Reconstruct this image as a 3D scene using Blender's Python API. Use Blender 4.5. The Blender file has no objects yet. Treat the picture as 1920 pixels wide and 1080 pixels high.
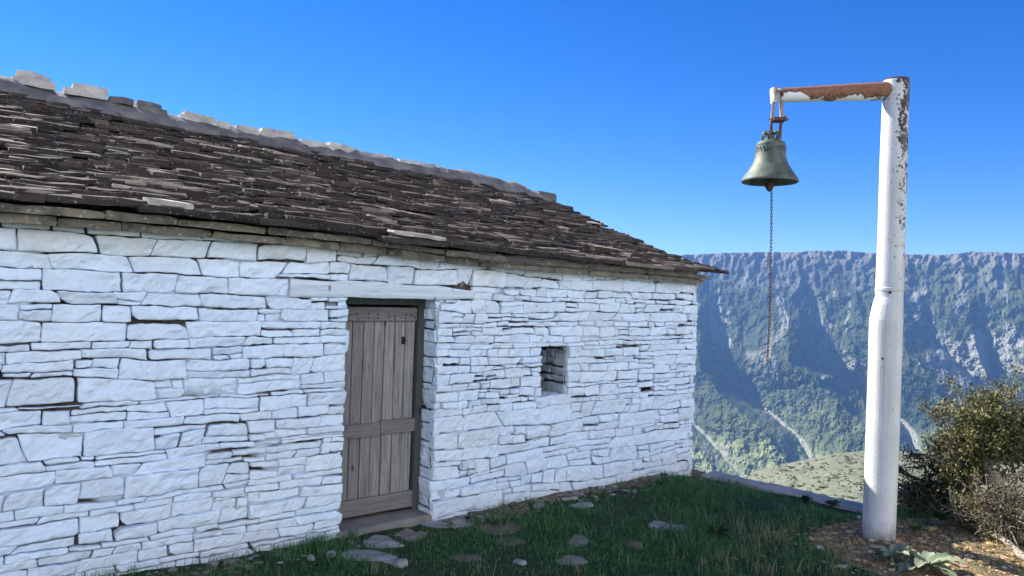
import bpy, math, random
import numpy as np
from mathutils import Vector, Matrix

random.seed(11)
RNG = np.random.default_rng(11)
R = math.radians
scene = bpy.context.scene
COL = scene.collection

# ------------------------------------------------------------------ camera frame
CA, CP, CR, CF = R(51.0), R(0.2), R(2.0), 1400.0      # yaw to the wall, pitch, roll, focal length in px of a 1920 frame
CAM = np.array([0.0, -5.0, 1.85])
_F = np.array([math.cos(CA), math.sin(CA), 0]); _R = np.array([math.sin(CA), -math.cos(CA), 0]); _U = np.array([0, 0, 1.0])
F0, R0 = _F.copy(), _R.copy()
F2 = _F*math.cos(CP) + _U*math.sin(CP); U2 = _U*math.cos(CP) - _F*math.sin(CP)
R3 = _R*math.cos(CR) + U2*math.sin(CR); U3 = U2*math.cos(CR) - _R*math.sin(CR)

def ray(x, y): return F2 + R3*((x-960)/CF) - U3*((y-540)/CF)
def at(x, y, ax, val):
    """where the sight line of a photo point meets the plane axis = val"""
    d = ray(x, y); t = (val-CAM[ax])/d[ax]
    return CAM + d*t
def atd(x, y, dep):
    return CAM + ray(x, y)*dep

# ------------------------------------------------------------------ noise (numpy)
def _h(ix, iy, s):
    h = (ix.astype(np.int64)*374761393 + iy.astype(np.int64)*668265263 + int(s)*982451653) & 0xffffffff
    h = ((h ^ (h >> 13))*1274126177) & 0xffffffff
    h = ((h ^ (h >> 16))*2246822519) & 0xffffffff
    return ((h ^ (h >> 15)) & 0xffffff)/float(0xffffff)
def vnoise(x, y, s=0):
    x = np.asarray(x, float); y = np.asarray(y, float)
    ix, iy = np.floor(x), np.floor(y); fx, fy = x-ix, y-iy
    fx = fx*fx*fx*(fx*(fx*6-15)+10); fy = fy*fy*fy*(fy*(fy*6-15)+10)
    a, b, c, d = _h(ix, iy, s), _h(ix+1, iy, s), _h(ix, iy+1, s), _h(ix+1, iy+1, s)
    return ((a*(1-fx)+b*fx)*(1-fy) + (c*(1-fx)+d*fx)*fy)*2-1
def fbm(x, y, o=4, s=0, g=.5):
    r, a = 0, 1.0
    for k in range(o):
        r = r + a*vnoise(np.asarray(x)*2**k, np.asarray(y)*2**k, s+k*17); a *= g
    return r
def worley(x, y, s=0):
    x = np.asarray(x, float); y = np.asarray(y, float)
    ix, iy = np.floor(x), np.floor(y); best = np.full(x.shape, 9.0)
    for dx in (-1, 0, 1):
        for dy in (-1, 0, 1):
            jx, jy = ix+dx, iy+dy
            px, py = jx+_h(jx, jy, s), jy+_h(jx, jy, s+5)
            best = np.minimum(best, (px-x)**2+(py-y)**2)
    return np.sqrt(best)
def sstep(a, b, x):
    t = np.clip((np.asarray(x, float)-a)/(b-a), 0, 1); return t*t*(3-2*t)

# ------------------------------------------------------------------ object helpers
def link(o, parent=None):
    COL.objects.link(o)
    if parent is not None: o.parent = parent
    return o
def tag(o, label=None, cat=None, group=None, kind=None):
    if label: o['label'] = label
    if cat: o['category'] = cat
    if group: o['group'] = group
    if kind: o['kind'] = kind
    return o
def empty(name, loc=(0, 0, 0), rz=0, parent=None):
    o = bpy.data.objects.new(name, None); o.empty_display_size = .1
    o.location = loc; o.rotation_euler = (0, 0, rz)
    return link(o, parent)

class MB:
    """collects geometry for ONE mesh object"""
    def __init__(s): s.V = []; s.Fc = []; s.n = 0; s.M = []; s.m = 0
    def add(s, V, Fs, m=None):
        V = np.asarray(V, float).reshape(-1, 3); s.V.append(V)
        k = s.n
        for f in Fs: s.Fc.append(tuple(int(i)+k for i in f)); s.M.append(s.m if m is None else m)
        s.n += len(V)
    def grid(s, P, m=None, flip=False):
        P = np.asarray(P, float); a, b = P.shape[:2]
        idx = np.arange(a*b).reshape(a, b)
        q = np.stack([idx[:-1, :-1], idx[1:, :-1], idx[1:, 1:], idx[:-1, 1:]], -1).reshape(-1, 4)
        if flip: q = q[:, ::-1]
        s.add(P.reshape(-1, 3), q.tolist(), m)
    def box(s, lo, hi, m=None, rot=None, jit=0):
        x0, y0, z0 = lo; x1, y1, z1 = hi
        V = np.array([(x0, y0, z0), (x1, y0, z0), (x1, y1, z0), (x0, y1, z0), (x0, y0, z1), (x1, y0, z1), (x1, y1, z1), (x0, y1, z1)], float)
        if jit: V = V + RNG.uniform(-jit, jit, V.shape)
        if rot is not None:
            c = V.mean(0); V = (V-c) @ np.array(rot).T + c
        s.add(V, [(0, 3, 2, 1), (4, 5, 6, 7), (0, 1, 5, 4), (1, 2, 6, 5), (2, 3, 7, 6), (3, 0, 4, 7)], m)
    def tube(s, pts, rad, n=8, cap=True, m=None):
        pts = np.asarray(pts, float); k = len(pts)
        rad = np.broadcast_to(np.asarray(rad, float), (k,))
        T = np.gradient(pts, axis=0) if k > 2 else np.repeat(pts[1:]-pts[:1], 2, 0)
        T = T/np.maximum(np.linalg.norm(T, axis=1, keepdims=True), 1e-9)
        ref = np.array([0, 0, 1.0]) if abs(T[0][2]) < .9 else np.array([1.0, 0, 0])
        A = np.cross(T, ref); A /= np.maximum(np.linalg.norm(A, axis=1, keepdims=True), 1e-9); B = np.cross(T, A)
        an = np.linspace(0, 2*math.pi, n, endpoint=False)
        P = pts[:, None]+rad[:, None, None]*(np.cos(an)[None, :, None]*A[:, None]+np.sin(an)[None, :, None]*B[:, None])
        Fs = []
        for i in range(k-1):
            for j in range(n):
                j2 = (j+1) % n; Fs.append((i*n+j, i*n+j2, (i+1)*n+j2, (i+1)*n+j))
        if cap: Fs.append(tuple(range(n-1, -1, -1))); Fs.append(tuple((k-1)*n+j for j in range(n)))
        s.add(P.reshape(-1, 3), Fs, m)
    def lathe(s, prof, c=(0, 0, 0), n=48, m=None, caps=False):
        an = np.linspace(0, 2*math.pi, n, endpoint=False)
        P = np.array([[(c[0]+r*math.cos(a), c[1]+r*math.sin(a), c[2]+z) for a in an] for r, z in prof])
        k = len(prof); Fs = []
        for i in range(k-1):
            for j in range(n):
                j2 = (j+1) % n; Fs.append((i*n+j, i*n+j2, (i+1)*n+j2, (i+1)*n+j))
        if caps: Fs.append(tuple(range(n-1, -1, -1))); Fs.append(tuple((k-1)*n+j for j in range(n)))
        s.add(P.reshape(-1, 3), Fs, m)
    def build(s, name, mats, parent=None, smooth=False, attr=None):
        me = bpy.data.meshes.new(name)
        V = np.concatenate(s.V) if s.V else np.zeros((0, 3))
        me.from_pydata(V.tolist(), [], s.Fc)
        if not isinstance(mats, (list, tuple)): mats = [mats]
        for m_ in mats: me.materials.append(m_)
        if len(mats) > 1: me.polygons.foreach_set('material_index', s.M)
        if smooth: me.polygons.foreach_set('use_smooth', [True]*len(me.polygons))
        if attr is not None:
            for k, a in attr.items():
                at_ = me.attributes.new(k, 'FLOAT', 'POINT'); at_.data.foreach_set('value', np.asarray(a, np.float32).ravel())
        me.update()
        return link(bpy.data.objects.new(name, me), parent)

# ------------------------------------------------------------------ material helpers
class NT:
    def __init__(s, name):
        s.m = bpy.data.materials.new(name); s.m.use_nodes = True
        s.t = s.m.node_tree; s.t.nodes.clear()
        s.out = s.n('ShaderNodeOutputMaterial')
        s.b = s.n('ShaderNodeBsdfPrincipled'); s.l(s.b.outputs[0], s.out.inputs[0])
        s.b.inputs['Roughness'].default_value = .9
        s.b.inputs['Specular IOR Level'].default_value = .25
    def n(s, t, **k):
        n = s.t.nodes.new(t)
        for a, v in k.items(): setattr(n, a, v)
        return n
    def l(s, a, b): s.t.links.new(a, b)
    def val(s, i, v):
        if hasattr(v, 'is_linked') or hasattr(v, 'links'): s.l(v, i)
        else: i.default_value = v
    def co(s, kind='Object', scale=(1, 1, 1)):
        c = s.n('ShaderNodeTexCoord'); mp = s.n('ShaderNodeMapping'); s.l(c.outputs[kind], mp.inputs[0]); mp.inputs['Scale'].default_value = scale
        return mp.outputs[0]
    def noise(s, sc=5, det=4, rough=.55, co=None, dist=0):
        n = s.n('ShaderNodeTexNoise'); n.inputs['Scale'].default_value = sc; n.inputs['Detail'].default_value = det
        n.inputs['Roughness'].default_value = rough; n.inputs['Distortion'].default_value = dist
        s.l(co if co is not None else s.co(), n.inputs['Vector']); return n.outputs['Fac']
    def vor(s, sc=5, co=None, feat='F1'):
        n = s.n('ShaderNodeTexVoronoi', feature=feat); n.inputs['Scale'].default_value = sc
        s.l(co if co is not None else s.co(), n.inputs['Vector']); return n
    def ramp(s, f, stops, interp='LINEAR'):
        r = s.n('ShaderNodeValToRGB'); e = r.color_ramp.elements; r.color_ramp.interpolation = interp
        while len(e) < len(stops): e.new(.5)
        for x, (p, c) in zip(e, stops):
            x.position = p; x.color = (c, c, c, 1) if isinstance(c, (int, float)) else (*c, 1)
        s.l(f, r.inputs[0]); return r.outputs[0]
    def mix(s, f, a, b, mode='MIX'):
        m = s.n('ShaderNodeMix', data_type='RGBA', blend_type=mode)
        s.val(m.inputs[0], f)
        for i, v in ((6, a), (7, b)):
            if hasattr(v, 'links'): s.l(v, m.inputs[i])
            else: m.inputs[i].default_value = (*v, 1) if len(v) == 3 else v
        return m.outputs[2]
    def math(s, op, a, b=0.0, clamp=False):
        m = s.n('ShaderNodeMath', operation=op, use_clamp=clamp); s.val(m.inputs[0], a); s.val(m.inputs[1], b); return m.outputs[0]
    def attr(s, name):
        a = s.n('ShaderNodeAttribute'); a.attribute_name = name; return a.outputs['Fac']
    def sep(s, co):
        x = s.n('ShaderNodeSeparateXYZ'); s.l(co, x.inputs[0]); return x.outputs
    def island(s): return s.n('ShaderNodeNewGeometry').outputs['Random Per Island']
    def bump(s, h, strength=.5, dist=.01, prev=None):
        b = s.n('ShaderNodeBump'); b.inputs['Strength'].default_value = strength; b.inputs['Distance'].default_value = dist
        s.l(h, b.inputs['Height'])
        if prev is not None: s.l(prev, b.inputs['Normal'])
        s.l(b.outputs[0], s.b.inputs['Normal']); return b.outputs[0]
    def color(s, c):
        if hasattr(c, 'links'): s.l(c, s.b.inputs['Base Color'])
        else: s.b.inputs['Base Color'].default_value = (*c, 1)
        return s

def mat_whitewash():
    t = NT('whitewashed_stone'); co = t.co()
    n1 = t.noise(2.2, 5, .6, co); n2 = t.noise(26, 5, .65, co); n3 = t.noise(75, 3, .6, co)
    c = t.mix(t.ramp(n1, [(.35, 0), (.7, 1)]), (.70, .81, .925), (.63, .74, .86))
    rnd = t.island()
    c = t.mix(t.ramp(rnd, [(0, .0), (.75, .12), (1, .6)]), c, (.55, .63, .71))
    c = t.mix(t.ramp(t.noise(.9, 4, .6, co), [(.48, 0), (.66, .4)]), c, (.70, .73, .73))
    worn = t.math('MULTIPLY', t.ramp(n2, [(.58, 0), (.68, 1)]), t.ramp(n1, [(.45, .1), (.65, .75)]))
    c = t.mix(worn, c, (.46, .47, .46))
    z = t.sep(co)[2]
    # lime has weathered off and lichen grown just below the eave slabs
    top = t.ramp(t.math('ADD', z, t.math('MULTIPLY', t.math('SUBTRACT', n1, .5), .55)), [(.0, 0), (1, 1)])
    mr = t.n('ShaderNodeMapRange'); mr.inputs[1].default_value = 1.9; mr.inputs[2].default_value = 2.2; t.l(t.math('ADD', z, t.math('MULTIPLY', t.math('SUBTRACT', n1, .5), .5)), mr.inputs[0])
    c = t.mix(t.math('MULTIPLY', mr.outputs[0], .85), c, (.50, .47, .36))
    m2 = t.n('ShaderNodeMapRange'); m2.inputs[1].default_value = .22; m2.inputs[2].default_value = -.05; t.l(t.math('ADD', z, t.math('MULTIPLY', t.math('SUBTRACT', n2, .5), .3)), m2.inputs[0])
    c = t.mix(t.math('MULTIPLY', m2.outputs[0], .35), c, (.42, .39, .33))
    t.color(c); b = t.bump(n2, .55, .012); t.bump(n3, .35, .004, b)
    return t.m
def mat_joint():
    t = NT('joint_mortar'); n = t.noise(6, 4, .6); y = t.sep(t.co())[1]
    earth = t.ramp(n, [(.36, (.035, .028, .024)), (.6, (.10, .082, .066))])
    mr = t.n('ShaderNodeMapRange'); t.l(y, mr.inputs[0]); mr.inputs[1].default_value = .034; mr.inputs[2].default_value = .022   # the limewash brush reached only the shallow joints
    t.color(t.mix(t.math('MULTIPLY', mr.outputs[0], .85), earth, (.50, .57, .64))); t.bump(t.noise(60), .6, .01); return t.m
def mat_slate():
    t = NT('roof_slab'); rnd = t.island(); n = t.noise(9, 5, .65); n2 = t.noise(48, 4, .6)
    c = t.ramp(rnd, [(0, (.020, .015, .013)), (.4, (.040, .030, .026)), (.78, (.066, .051, .042)), (.92, (.125, .102, .080)), (1, (.36, .31, .25))])
    c = t.mix(t.ramp(n, [(.45, 0), (.62, .6)]), c, (.052, .045, .041))
    c = t.mix(t.ramp(n2, [(.62, 0), (.70, .8)]), c, (.34, .32, .27))
    t.color(c); b = t.bump(n2, .6, .01); t.bump(n, .6, .02, b); return t.m
def mat_cornice():
    t = NT('eave_slab'); rnd = t.island(); n = t.noise(7, 5, .65); n2 = t.noise(38, 4, .6)
    c = t.ramp(rnd, [(0, (.115, .105, .088)), (.6, (.19, .17, .13)), (1, (.27, .24, .175))])
    c = t.mix(t.ramp(n, [(.5, 0), (.62, .75)]), c, (.07, .064, .058))
    c = t.mix(t.ramp(n2, [(.58, 0), (.66, .8)]), c, (.44, .42, .33))
    t.color(c); t.bump(n2, .6, .012); return t.m
def mat_ridge():
    t = NT('ridge_mortar'); n = t.noise(5, 6, .65); t.color(t.ramp(n, [(.3, (.07, .068, .066)), (.5, (.145, .14, .134)), (.75, (.25, .24, .23))])); t.bump(t.noise(40, 5), .7, .015); return t.m
def mat_pale_stone(name='pale_stone', a=(.30, .28, .25), b=(.55, .52, .46)):
    t = NT(name); n = t.noise(7, 5, .65); n2 = t.noise(34, 5, .7)
    c = t.mix(t.ramp(n, [(.35, 0), (.65, 1)]), a, b); c = t.mix(t.ramp(n2, [(.6, 0), (.7, .6)]), c, tuple(x*.45 for x in a))
    t.color(c); b_ = t.bump(n2, .5, .008); t.bump(n, .5, .02, b_); return t.m
def mat_wood(name, dark, light, axis=(14, 14, .7), isl=True):
    t = NT(name); co = t.co(scale=axis); n = t.noise(3.0, 6, .7, co, .6); n2 = t.noise(11, 4, .6, co)
    c = t.mix(t.ramp(n, [(.3, 0), (.68, 1)]), dark, light)
    if isl: c = t.mix(t.ramp(t.island(), [(0, 0), (1, .4)]), c, tuple(x*.62 for x in dark))
    c = t.mix(t.ramp(n2, [(.58, 0), (.7, .8)]), c, tuple(x*.35 for x in dark))
    kn = t.vor(1.6, t.co(scale=(5, 5, 2.2))).outputs['Distance']
    c = t.mix(t.ramp(kn, [(.05, .9), (.13, 0)]), c, tuple(x*.25 for x in dark))
    t.color(c); t.bump(n2, .5, .006); t.b.inputs['Roughness'].default_value = .85; return t.m
def mat_plain(name, c, rough=.9, metal=0, var=.35, sc=12):
    t = NT(name); n = t.noise(sc, 5, .6)
    t.color(t.mix(t.ramp(n, [(.3, 0), (.7, 1)]), tuple(x*(1-var) for x in c), tuple(min(1, x*(1+var*.6)) for x in c)))
    t.b.inputs['Roughness'].default_value = rough; t.b.inputs['Metallic'].default_value = metal
    t.bump(t.noise(sc*5), .35, .004); return t.m
def mat_pole():
    t = NT('peeling_white_paint'); co = t.co(); x, y, z = t.sep(co)
    n = t.noise(15, 6, .68, t.co(scale=(1, 1, .6))); n2 = t.noise(42, 5, .7); n3 = t.noise(3, 3)
    # paint has gone mostly from the weather side of the upper pipe
    side = t.math('ADD', t.math('MULTIPLY', x, float(R0[0])), t.math('MULTIPLY', y, float(R0[1])))
    mz = t.n('ShaderNodeMapRange'); t.l(z, mz.inputs[0]); mz.inputs[1].default_value = 1.7; mz.inputs[2].default_value = 3.4
    ms = t.n('ShaderNodeMapRange'); t.l(side, ms.inputs[0]); ms.inputs[1].default_value = -.07; ms.inputs[2].default_value = .03
    bias = t.math('MULTIPLY', t.math('MULTIPLY', mz.outputs[0], ms.outputs[0]), .18)
    f = t.math('ADD', t.math('ADD', t.math('MULTIPLY', n, .55), t.math('MULTIPLY', n2, .45)), bias)
    peel = t.ramp(f, [(.625, 0), (.645, 1)])
    c = t.mix(t.ramp(n3, [(.35, 0), (.7, 1)]), (.65, .64, .615), (.53, .53, .515))
    c = t.mix(t.ramp(t.math('ADD', n2, t.math('MULTIPLY', bias, .8)), [(.58, 0), (.70, .75)]), c, (.42, .38, .33))
    c = t.mix(peel, c, t.ramp(n2, [(.4, (.026, .023, .022)), (.7, (.075, .05, .038))]))
    run = t.ramp(t.noise(14, 4, .6, t.co(scale=(1, 1, .05))), [(.5, 0), (.68, .5)])
    c = t.mix(run, c, (.38, .345, .30))
    spk = t.ramp(t.noise(120, 2, .5), [(.66, 0), (.72, .6)])
    c = t.mix(spk, c, (.34, .31, .27))
    mb = t.n('ShaderNodeMapRange'); t.l(t.math('ADD', z, t.math('MULTIPLY', n, .35)), mb.inputs[0]); mb.inputs[1].default_value = .34; mb.inputs[2].default_value = .14
    c = t.mix(t.math('MULTIPLY', mb.outputs[0], .8), c, (.13, .11, .09))
    t.color(c); t.b.inputs['Roughness'].default_value = .6
    t.bump(t.math('SUBTRACT', n2, t.math('MULTIPLY', peel, .5)), .5, .006); return t.m
def mat_arm():
    t = NT('rusted_white_paint'); co = t.co(); z = t.sep(co)[2]
    n = t.noise(7, 5, .65); n2 = t.noise(30, 5, .65)
    f = t.math('ADD', t.math('MULTIPLY', z, 6.0), t.math('ADD', t.math('MULTIPLY', t.math('SUBTRACT', n, .5), 1.7), t.math('MULTIPLY', t.math('SUBTRACT', n2, .5), .4)))
    f = t.math('ADD', f, .10)
    rust = t.ramp(t.math('ADD', f, .5), [(.40, 0), (.43, 1)])
    edge = t.ramp(t.math('ADD', f, .5), [(.36, 0), (.41, 1), (.47, 1), (.54, 0)])
    c = t.mix(rust, (.74, .73, .70), t.ramp(n2, [(.3, (.17, .075, .04)), (.65, (.27, .125, .07))]))
    c = t.mix(t.math('MULTIPLY', edge, .8), c, (.05, .035, .028))
    t.color(c); t.b.inputs['Roughness'].default_value = .7; t.bump(n2, .4, .004); return t.m
def mat_bronze():
    t = NT('weathered_bronze'); co = t.co(scale=(1, 1, .5)); n = t.noise(9, 6, .68, co); n2 = t.noise(36, 5, .65)
    c = t.ramp(n, [(.3, (.05, .07, .062)), (.48, (.10, .125, .105)), (.6, (.15, .145, .105)), (.75, (.20, .175, .13))])
    c = t.mix(t.ramp(n2, [(.58, 0), (.68, .8)]), c, (.09, .075, .055))
    t.color(c); t.b.inputs['Metallic'].default_value = .35; t.b.inputs['Roughness'].default_value = .62; t.bump(n2, .4, .004); return t.m
def mat_leaf(name, stops, trans=.25):
    t = NT(name); c = t.ramp(t.island(), stops); t.color(c); t.b.inputs['Roughness'].default_value = .55
    tr = t.n('ShaderNodeBsdfTranslucent'); t.l(c, tr.inputs[0]); mx = t.n('ShaderNodeMixShader'); mx.inputs[0].default_value = trans
    t.l(t.b.outputs[0], mx.inputs[1]); t.l(tr.outputs[0], mx.inputs[2]); t.l(mx.outputs[0], t.out.inputs[0]); return t.m

M = {}
M['white'] = mat_whitewash(); M['joint'] = mat_joint(); M['slate'] = mat_slate(); M['cornice'] = mat_cornice(); M['ridge'] = mat_ridge()
M['pale'] = mat_pale_stone(); M['darkstone'] = mat_pale_stone('dark_ridge_stone', (.09, .08, .075), (.17, .15, .135))
M['plank'] = mat_wood('door_plank', (.13, .122, .116), (.36, .343, .33)); M['rail'] = mat_wood('door_rail', (.12, .112, .106), (.27, .255, .243), (.7, 14, 14))
M['frame'] = mat_wood('green_frame', (.05, .062, .058), (.10, .115, .105)); M['lintel'] = mat_wood('limed_beam', (.52, .58, .63), (.66, .74, .81), (.6, 10, 10), False)
M['nail'] = mat_plain('iron_nail', (.03, .028, .027), .6, .6); M['rust'] = mat_plain('rusty_iron', (.15, .07, .05), .8, .4, .6, 40)
M['strap'] = mat_plain('painted_iron', (.34, .27, .24), .8, .1, .6, 30)
M['pole'] = mat_pole(); M['arm'] = mat_arm(); M['bronze'] = mat_bronze(); M['concrete'] = mat_plain('weathered_concrete', (.33, .33, .32), .9, 0, .3, 6)
M['threshold'] = mat_plain('threshold_stone', (.21, .20, .18), .9, 0, .35, 6)
M['bracket'] = mat_plain('bracket_paint', (.55, .54, .52), .7, 0, .4, 30)

# ------------------------------------------------------------------ near ground
POLE_XY = at(1648, 1005, 2, .06)[:2]
def edge_x(y):
    """x of the terrace edge"""
    y = np.asarray(y, float)
    return 6.98 + 1.25*sstep(-1.62, -1.95, y) + .05*np.sin(y*1.7) + 1.2*sstep(-2.75, -3.9, y) + 1.5*sstep(-4.5, -8, y)
def gz(x, y):
    x = np.asarray(x, float); y = np.asarray(y, float)
    z = .018*fbm(x*.9, y*.9, 3, 3) + .012*fbm(x*4, y*4, 3, 9)
    z = z + .06*sstep(1.2, .0, np.hypot(x-POLE_XY[0], y-POLE_XY[1])/1.0)
    z = z + .025*sstep(-.7, -.05, y)*(x > -3)*(x < 7)*(.4+.6*vnoise(x*2.2, y*0+3, 4))      # soil banked against the wall
    z = z - .11*sstep(5.95, 6.8, x)*sstep(-2.1, -1.7, y)
    d = x-edge_x(y)
    z = z - 1.0*sstep(.0, 1.2, d) - .45*np.maximum(d, 0)
    z = z + .10*np.maximum(-y-7.5, 0)*(x < 20) - .3*np.maximum(-x-9, 0) - .4*np.maximum(y-6.5, 0)
    return z
def gzs(x, y): return float(gz(np.array(x), np.array(y)))
def atg(x, y):
    """photo point on the near ground"""
    d = ray(x, y); t_ = np.arange(3.2, 14, .01); P = CAM+d[None]*t_[:, None]
    hit = P[:, 2] < gz(P[:, 0], P[:, 1]); p = P[int(np.argmax(hit))] if hit.any() else P[-1]
    p = np.array([p[0], p[1], gzs(p[0], p[1])])
    return p

def mat_ground():
    t = NT('lawn_soil'); co = t.co(); n = t.noise(1.1, 5, .6, co); n2 = t.noise(14, 5, .65, co); n3 = t.noise(60, 3, .6, co); d = t.attr('dirt')
    g = t.mix(t.ramp(n2, [(.35, 0), (.65, 1)]), (.012, .036, .012), (.024, .052, .018))
    g = t.mix(t.ramp(n, [(.55, 0), (.7, .5)]), g, (.075, .06, .035))
    so = t.mix(t.ramp(n2, [(.35, 0), (.65, 1)]), (.10, .068, .036), (.24, .165, .085))
    so = t.mix(t.ramp(n3, [(.52, 0), (.62, .7)]), so, (.34, .26, .14))
    f = t.ramp(t.math('ADD', d, t.math('MULTIPLY', t.math('SUBTRACT', n2, .5), .7)), [(.42, 0), (.58, 1)])
    t.color(t.mix(f, g, so)); b = t.bump(n2, .8, .04); t.bump(n3, .7, .012, b); return t.m
def dirt_mask(x, y):
    """bare soil: round the post, along the wall foot and the patch beyond the post"""
    x = np.asarray(x, float); y = np.asarray(y, float)
    a = sstep(.62, .2, np.hypot((x-POLE_XY[0]+.15)*.9, (y-POLE_XY[1]+.0)))
    q = at(1800, 1040, 2, 0)
    b = sstep(.98, .55, np.hypot((x-q[0])*.75, (y-q[1])*1.0))
    c = sstep(-.26, -.06, y)*(x > 3.2)*(x < 7)*.7
    return np.clip(a+b+c, 0, 1)
gx = np.concatenate([np.linspace(-14, 1.5, 40)[:-1], np.linspace(1.5, 9, 190), np.linspace(9, 18, 30)[1:]])
gy = np.concatenate([np.linspace(-16, -4.6, 40)[:-1], np.linspace(-4.6, .2, 130), np.linspace(.2, 12, 36)[1:]])
GX, GY = np.meshgrid(gx, gy, indexing='ij')
g = MB(); g.grid(np.stack([GX, GY, gz(GX, GY)], -1), flip=False)
ground = g.build('ground', mat_ground(), smooth=True, attr={'dirt': dirt_mask(GX, GY)}); tag(ground, kind='structure')

# ------------------------------------------------------------------ masonry
class Acc(MB):
    def stone(s, mp, q, rng, gap=.006, res=.024, rough=1.0, m=0):
        (u00, v00), (u10, v10), (u11, v11), (u01, v01) = q
        w = max(.02, (u10-u00+u11-u01)/2); h = max(.015, (v01-v00+v11-v10)/2)
        def lines(L):
            e = min(.007, L*.12); e2 = min(.02, L*.28)
            k = max(1, int(round((L-2*e2)/res)))
            return np.concatenate([[0, e], np.linspace(e2, L-e2, k+1), [L-e, L]])/L
        S, T = np.meshgrid(lines(w), lines(h), indexing='ij')
        U = (u00*(1-S)+u10*S)*(1-T)+(u01*(1-S)+u11*S)*T
        V = (v00*(1-S)+v10*S)*(1-T)+(v01*(1-S)+v11*S)*T
        gl, gr, gb, gt = np.clip(rng.lognormal(-.25, .8, 4), .1, 4)*gap*np.array([.9, .9, 1.1, 1.1])
        U = U + gl*(1-S) - gr*S; V = V + gb*(1-T) - gt*T
        dx = np.minimum(S, 1-S)*w; dy = np.minimum(T, 1-T)*h
        r = rng.uniform(.006, .016)
        qx = np.clip(1-dx/r, 0, 1)*np.clip(1-dy/r, 0, 1)*rng.uniform(.1, .8)
        if rng.random() < .3 and min(w, h) > .06:            # one broken corner
            cs, ct = rng.integers(0, 2, 2); rx, ry = rng.uniform(.02, .05), rng.uniform(.015, .035)
            k_ = np.clip(1-np.abs(S-cs)*w/rx, 0, 1)*np.clip(1-np.abs(T-ct)*h/ry, 0, 1)
            U = U - (1 if cs else -1)*k_*rx*.5; V = V - (1 if ct else -1)*k_*ry*.35
        U = U - np.sign(S-.5)*qx*r*.4; V = V - np.sign(T-.5)*qx*r*.4
        sd = rng.integers(1, 9999)
        U = U + .007*fbm(U*7, V*7, 2, 21)+.003*rough*vnoise(U*30, V*30, sd)
        V = V + .0075*fbm(U*5, V*8, 3, 51)+.0032*rough*vnoise(U*30, V*30, sd+3)
        e = np.minimum(dx, dy)
        D = -.006*np.exp(-e/.0035) + rng.uniform(.0, .004)*(1-(2*np.abs(S-.5))**3)*(1-(2*np.abs(T-.5))**3)
        D = D + rng.normal(0, .022)*(S-.5)*w + rng.normal(.03, .09)*(T-.5)*h + rng.normal(0, .009)
        D = D + .009*rough*fbm(U*13, V*17, 4, sd+7, .6)
        P = mp(U, V, D)
        a, b = S.shape
        s.grid(P, m)
        ring = [(i, 0) for i in range(a)]+[(a-1, j) for j in range(1, b)]+[(i, b-1) for i in range(a-2, -1, -1)]+[(0, j) for j in range(b-2, 0, -1)]
        ri = np.array([i for i, j in ring]); rj = np.array([j for i, j in ring])
        top = P[ri, rj]; bot = mp(U[ri, rj], V[ri, rj], np.full(len(ring), -.07)); n = len(ring)
        s.add(np.concatenate([top, bot]), [(k, k+n, (k+1) % n+n, (k+1) % n) for k in range(n)], m)

def courses(rng, u0, u1, v0, v1, hm, wm, sub=.22, line_noise=.30, flush=(False, False)):
    """cells (quads in u, v) of one coursed panel"""
    hs = []
    while sum(hs) < (v1-v0)-hm*.3: hs.append(hm*rng.choice([.55, .8, 1.0, 1.1, 1.3]))
    hs = np.array(hs)*(v1-v0)/sum(hs); vs = np.concatenate([[v0], v0+np.cumsum(hs)])
    def line(k, u):
        if k == 0 or k == len(vs)-1: return vs[k]
        am = line_noise*min(hs[k-1], hs[k])
        return vs[k]+am*float(fbm(u*.9+k*13.7, k*3.1, 2, 77))
    out = []
    for k in range(len(hs)):
        h = hs[k]; u = u0; cuts = [u0]
        while True:
            w = wm*rng.uniform(.45, 1.5)*(h/hm)**.35
            if u+w > u1-wm*.35: cuts.append(u1); break
            u += w; cuts.append(u)
        sl = [0]+[rng.normal(0, .16)*h if rng.random() < .5 else 0 for _ in cuts[1:-1]]+[0]
        for i in range(len(cuts)-1):
            a, b = cuts[i], cuts[i+1]
            q = [(a-sl[i], line(k, a)), (b-sl[i+1], line(k, b)), (b+sl[i+1], line(k+1, b)), (a+sl[i], line(k+1, a))]
            out += split(rng, q, sub, h)
    return out
def lerp(a, b, t): return (a[0]*(1-t)+b[0]*t, a[1]*(1-t)+b[1]*t)
def split(rng, q, p, h, depth=0):
    r = rng.random(); w = q[1][0]-q[0][0]
    if depth < 2 and h > .07 and r < p:                   # a thin stone laid over a thick one
        t0, t1 = rng.uniform(.3, .7), 0; t1 = float(np.clip(t0+rng.normal(0, .08), .25, .75))
        L, Rr = lerp(q[0], q[3], t0), lerp(q[1], q[2], t1)
        return split(rng, [q[0], q[1], Rr, L], p*.3, h*.5, depth+1)+split(rng, [L, Rr, q[2], q[3]], p*.9, h*.5, depth+1)
    if depth < 3 and depth > 0 and w > .16 and r > .45:   # broken into two short ones
        t0 = rng.uniform(.3, .7); B, T = lerp(q[0], q[1], t0), lerp(q[3], q[2], t0+rng.normal(0, .03))
        return [[q[0], B, T, q[3]], [B, q[1], q[2], T]]
    return [q]

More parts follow.
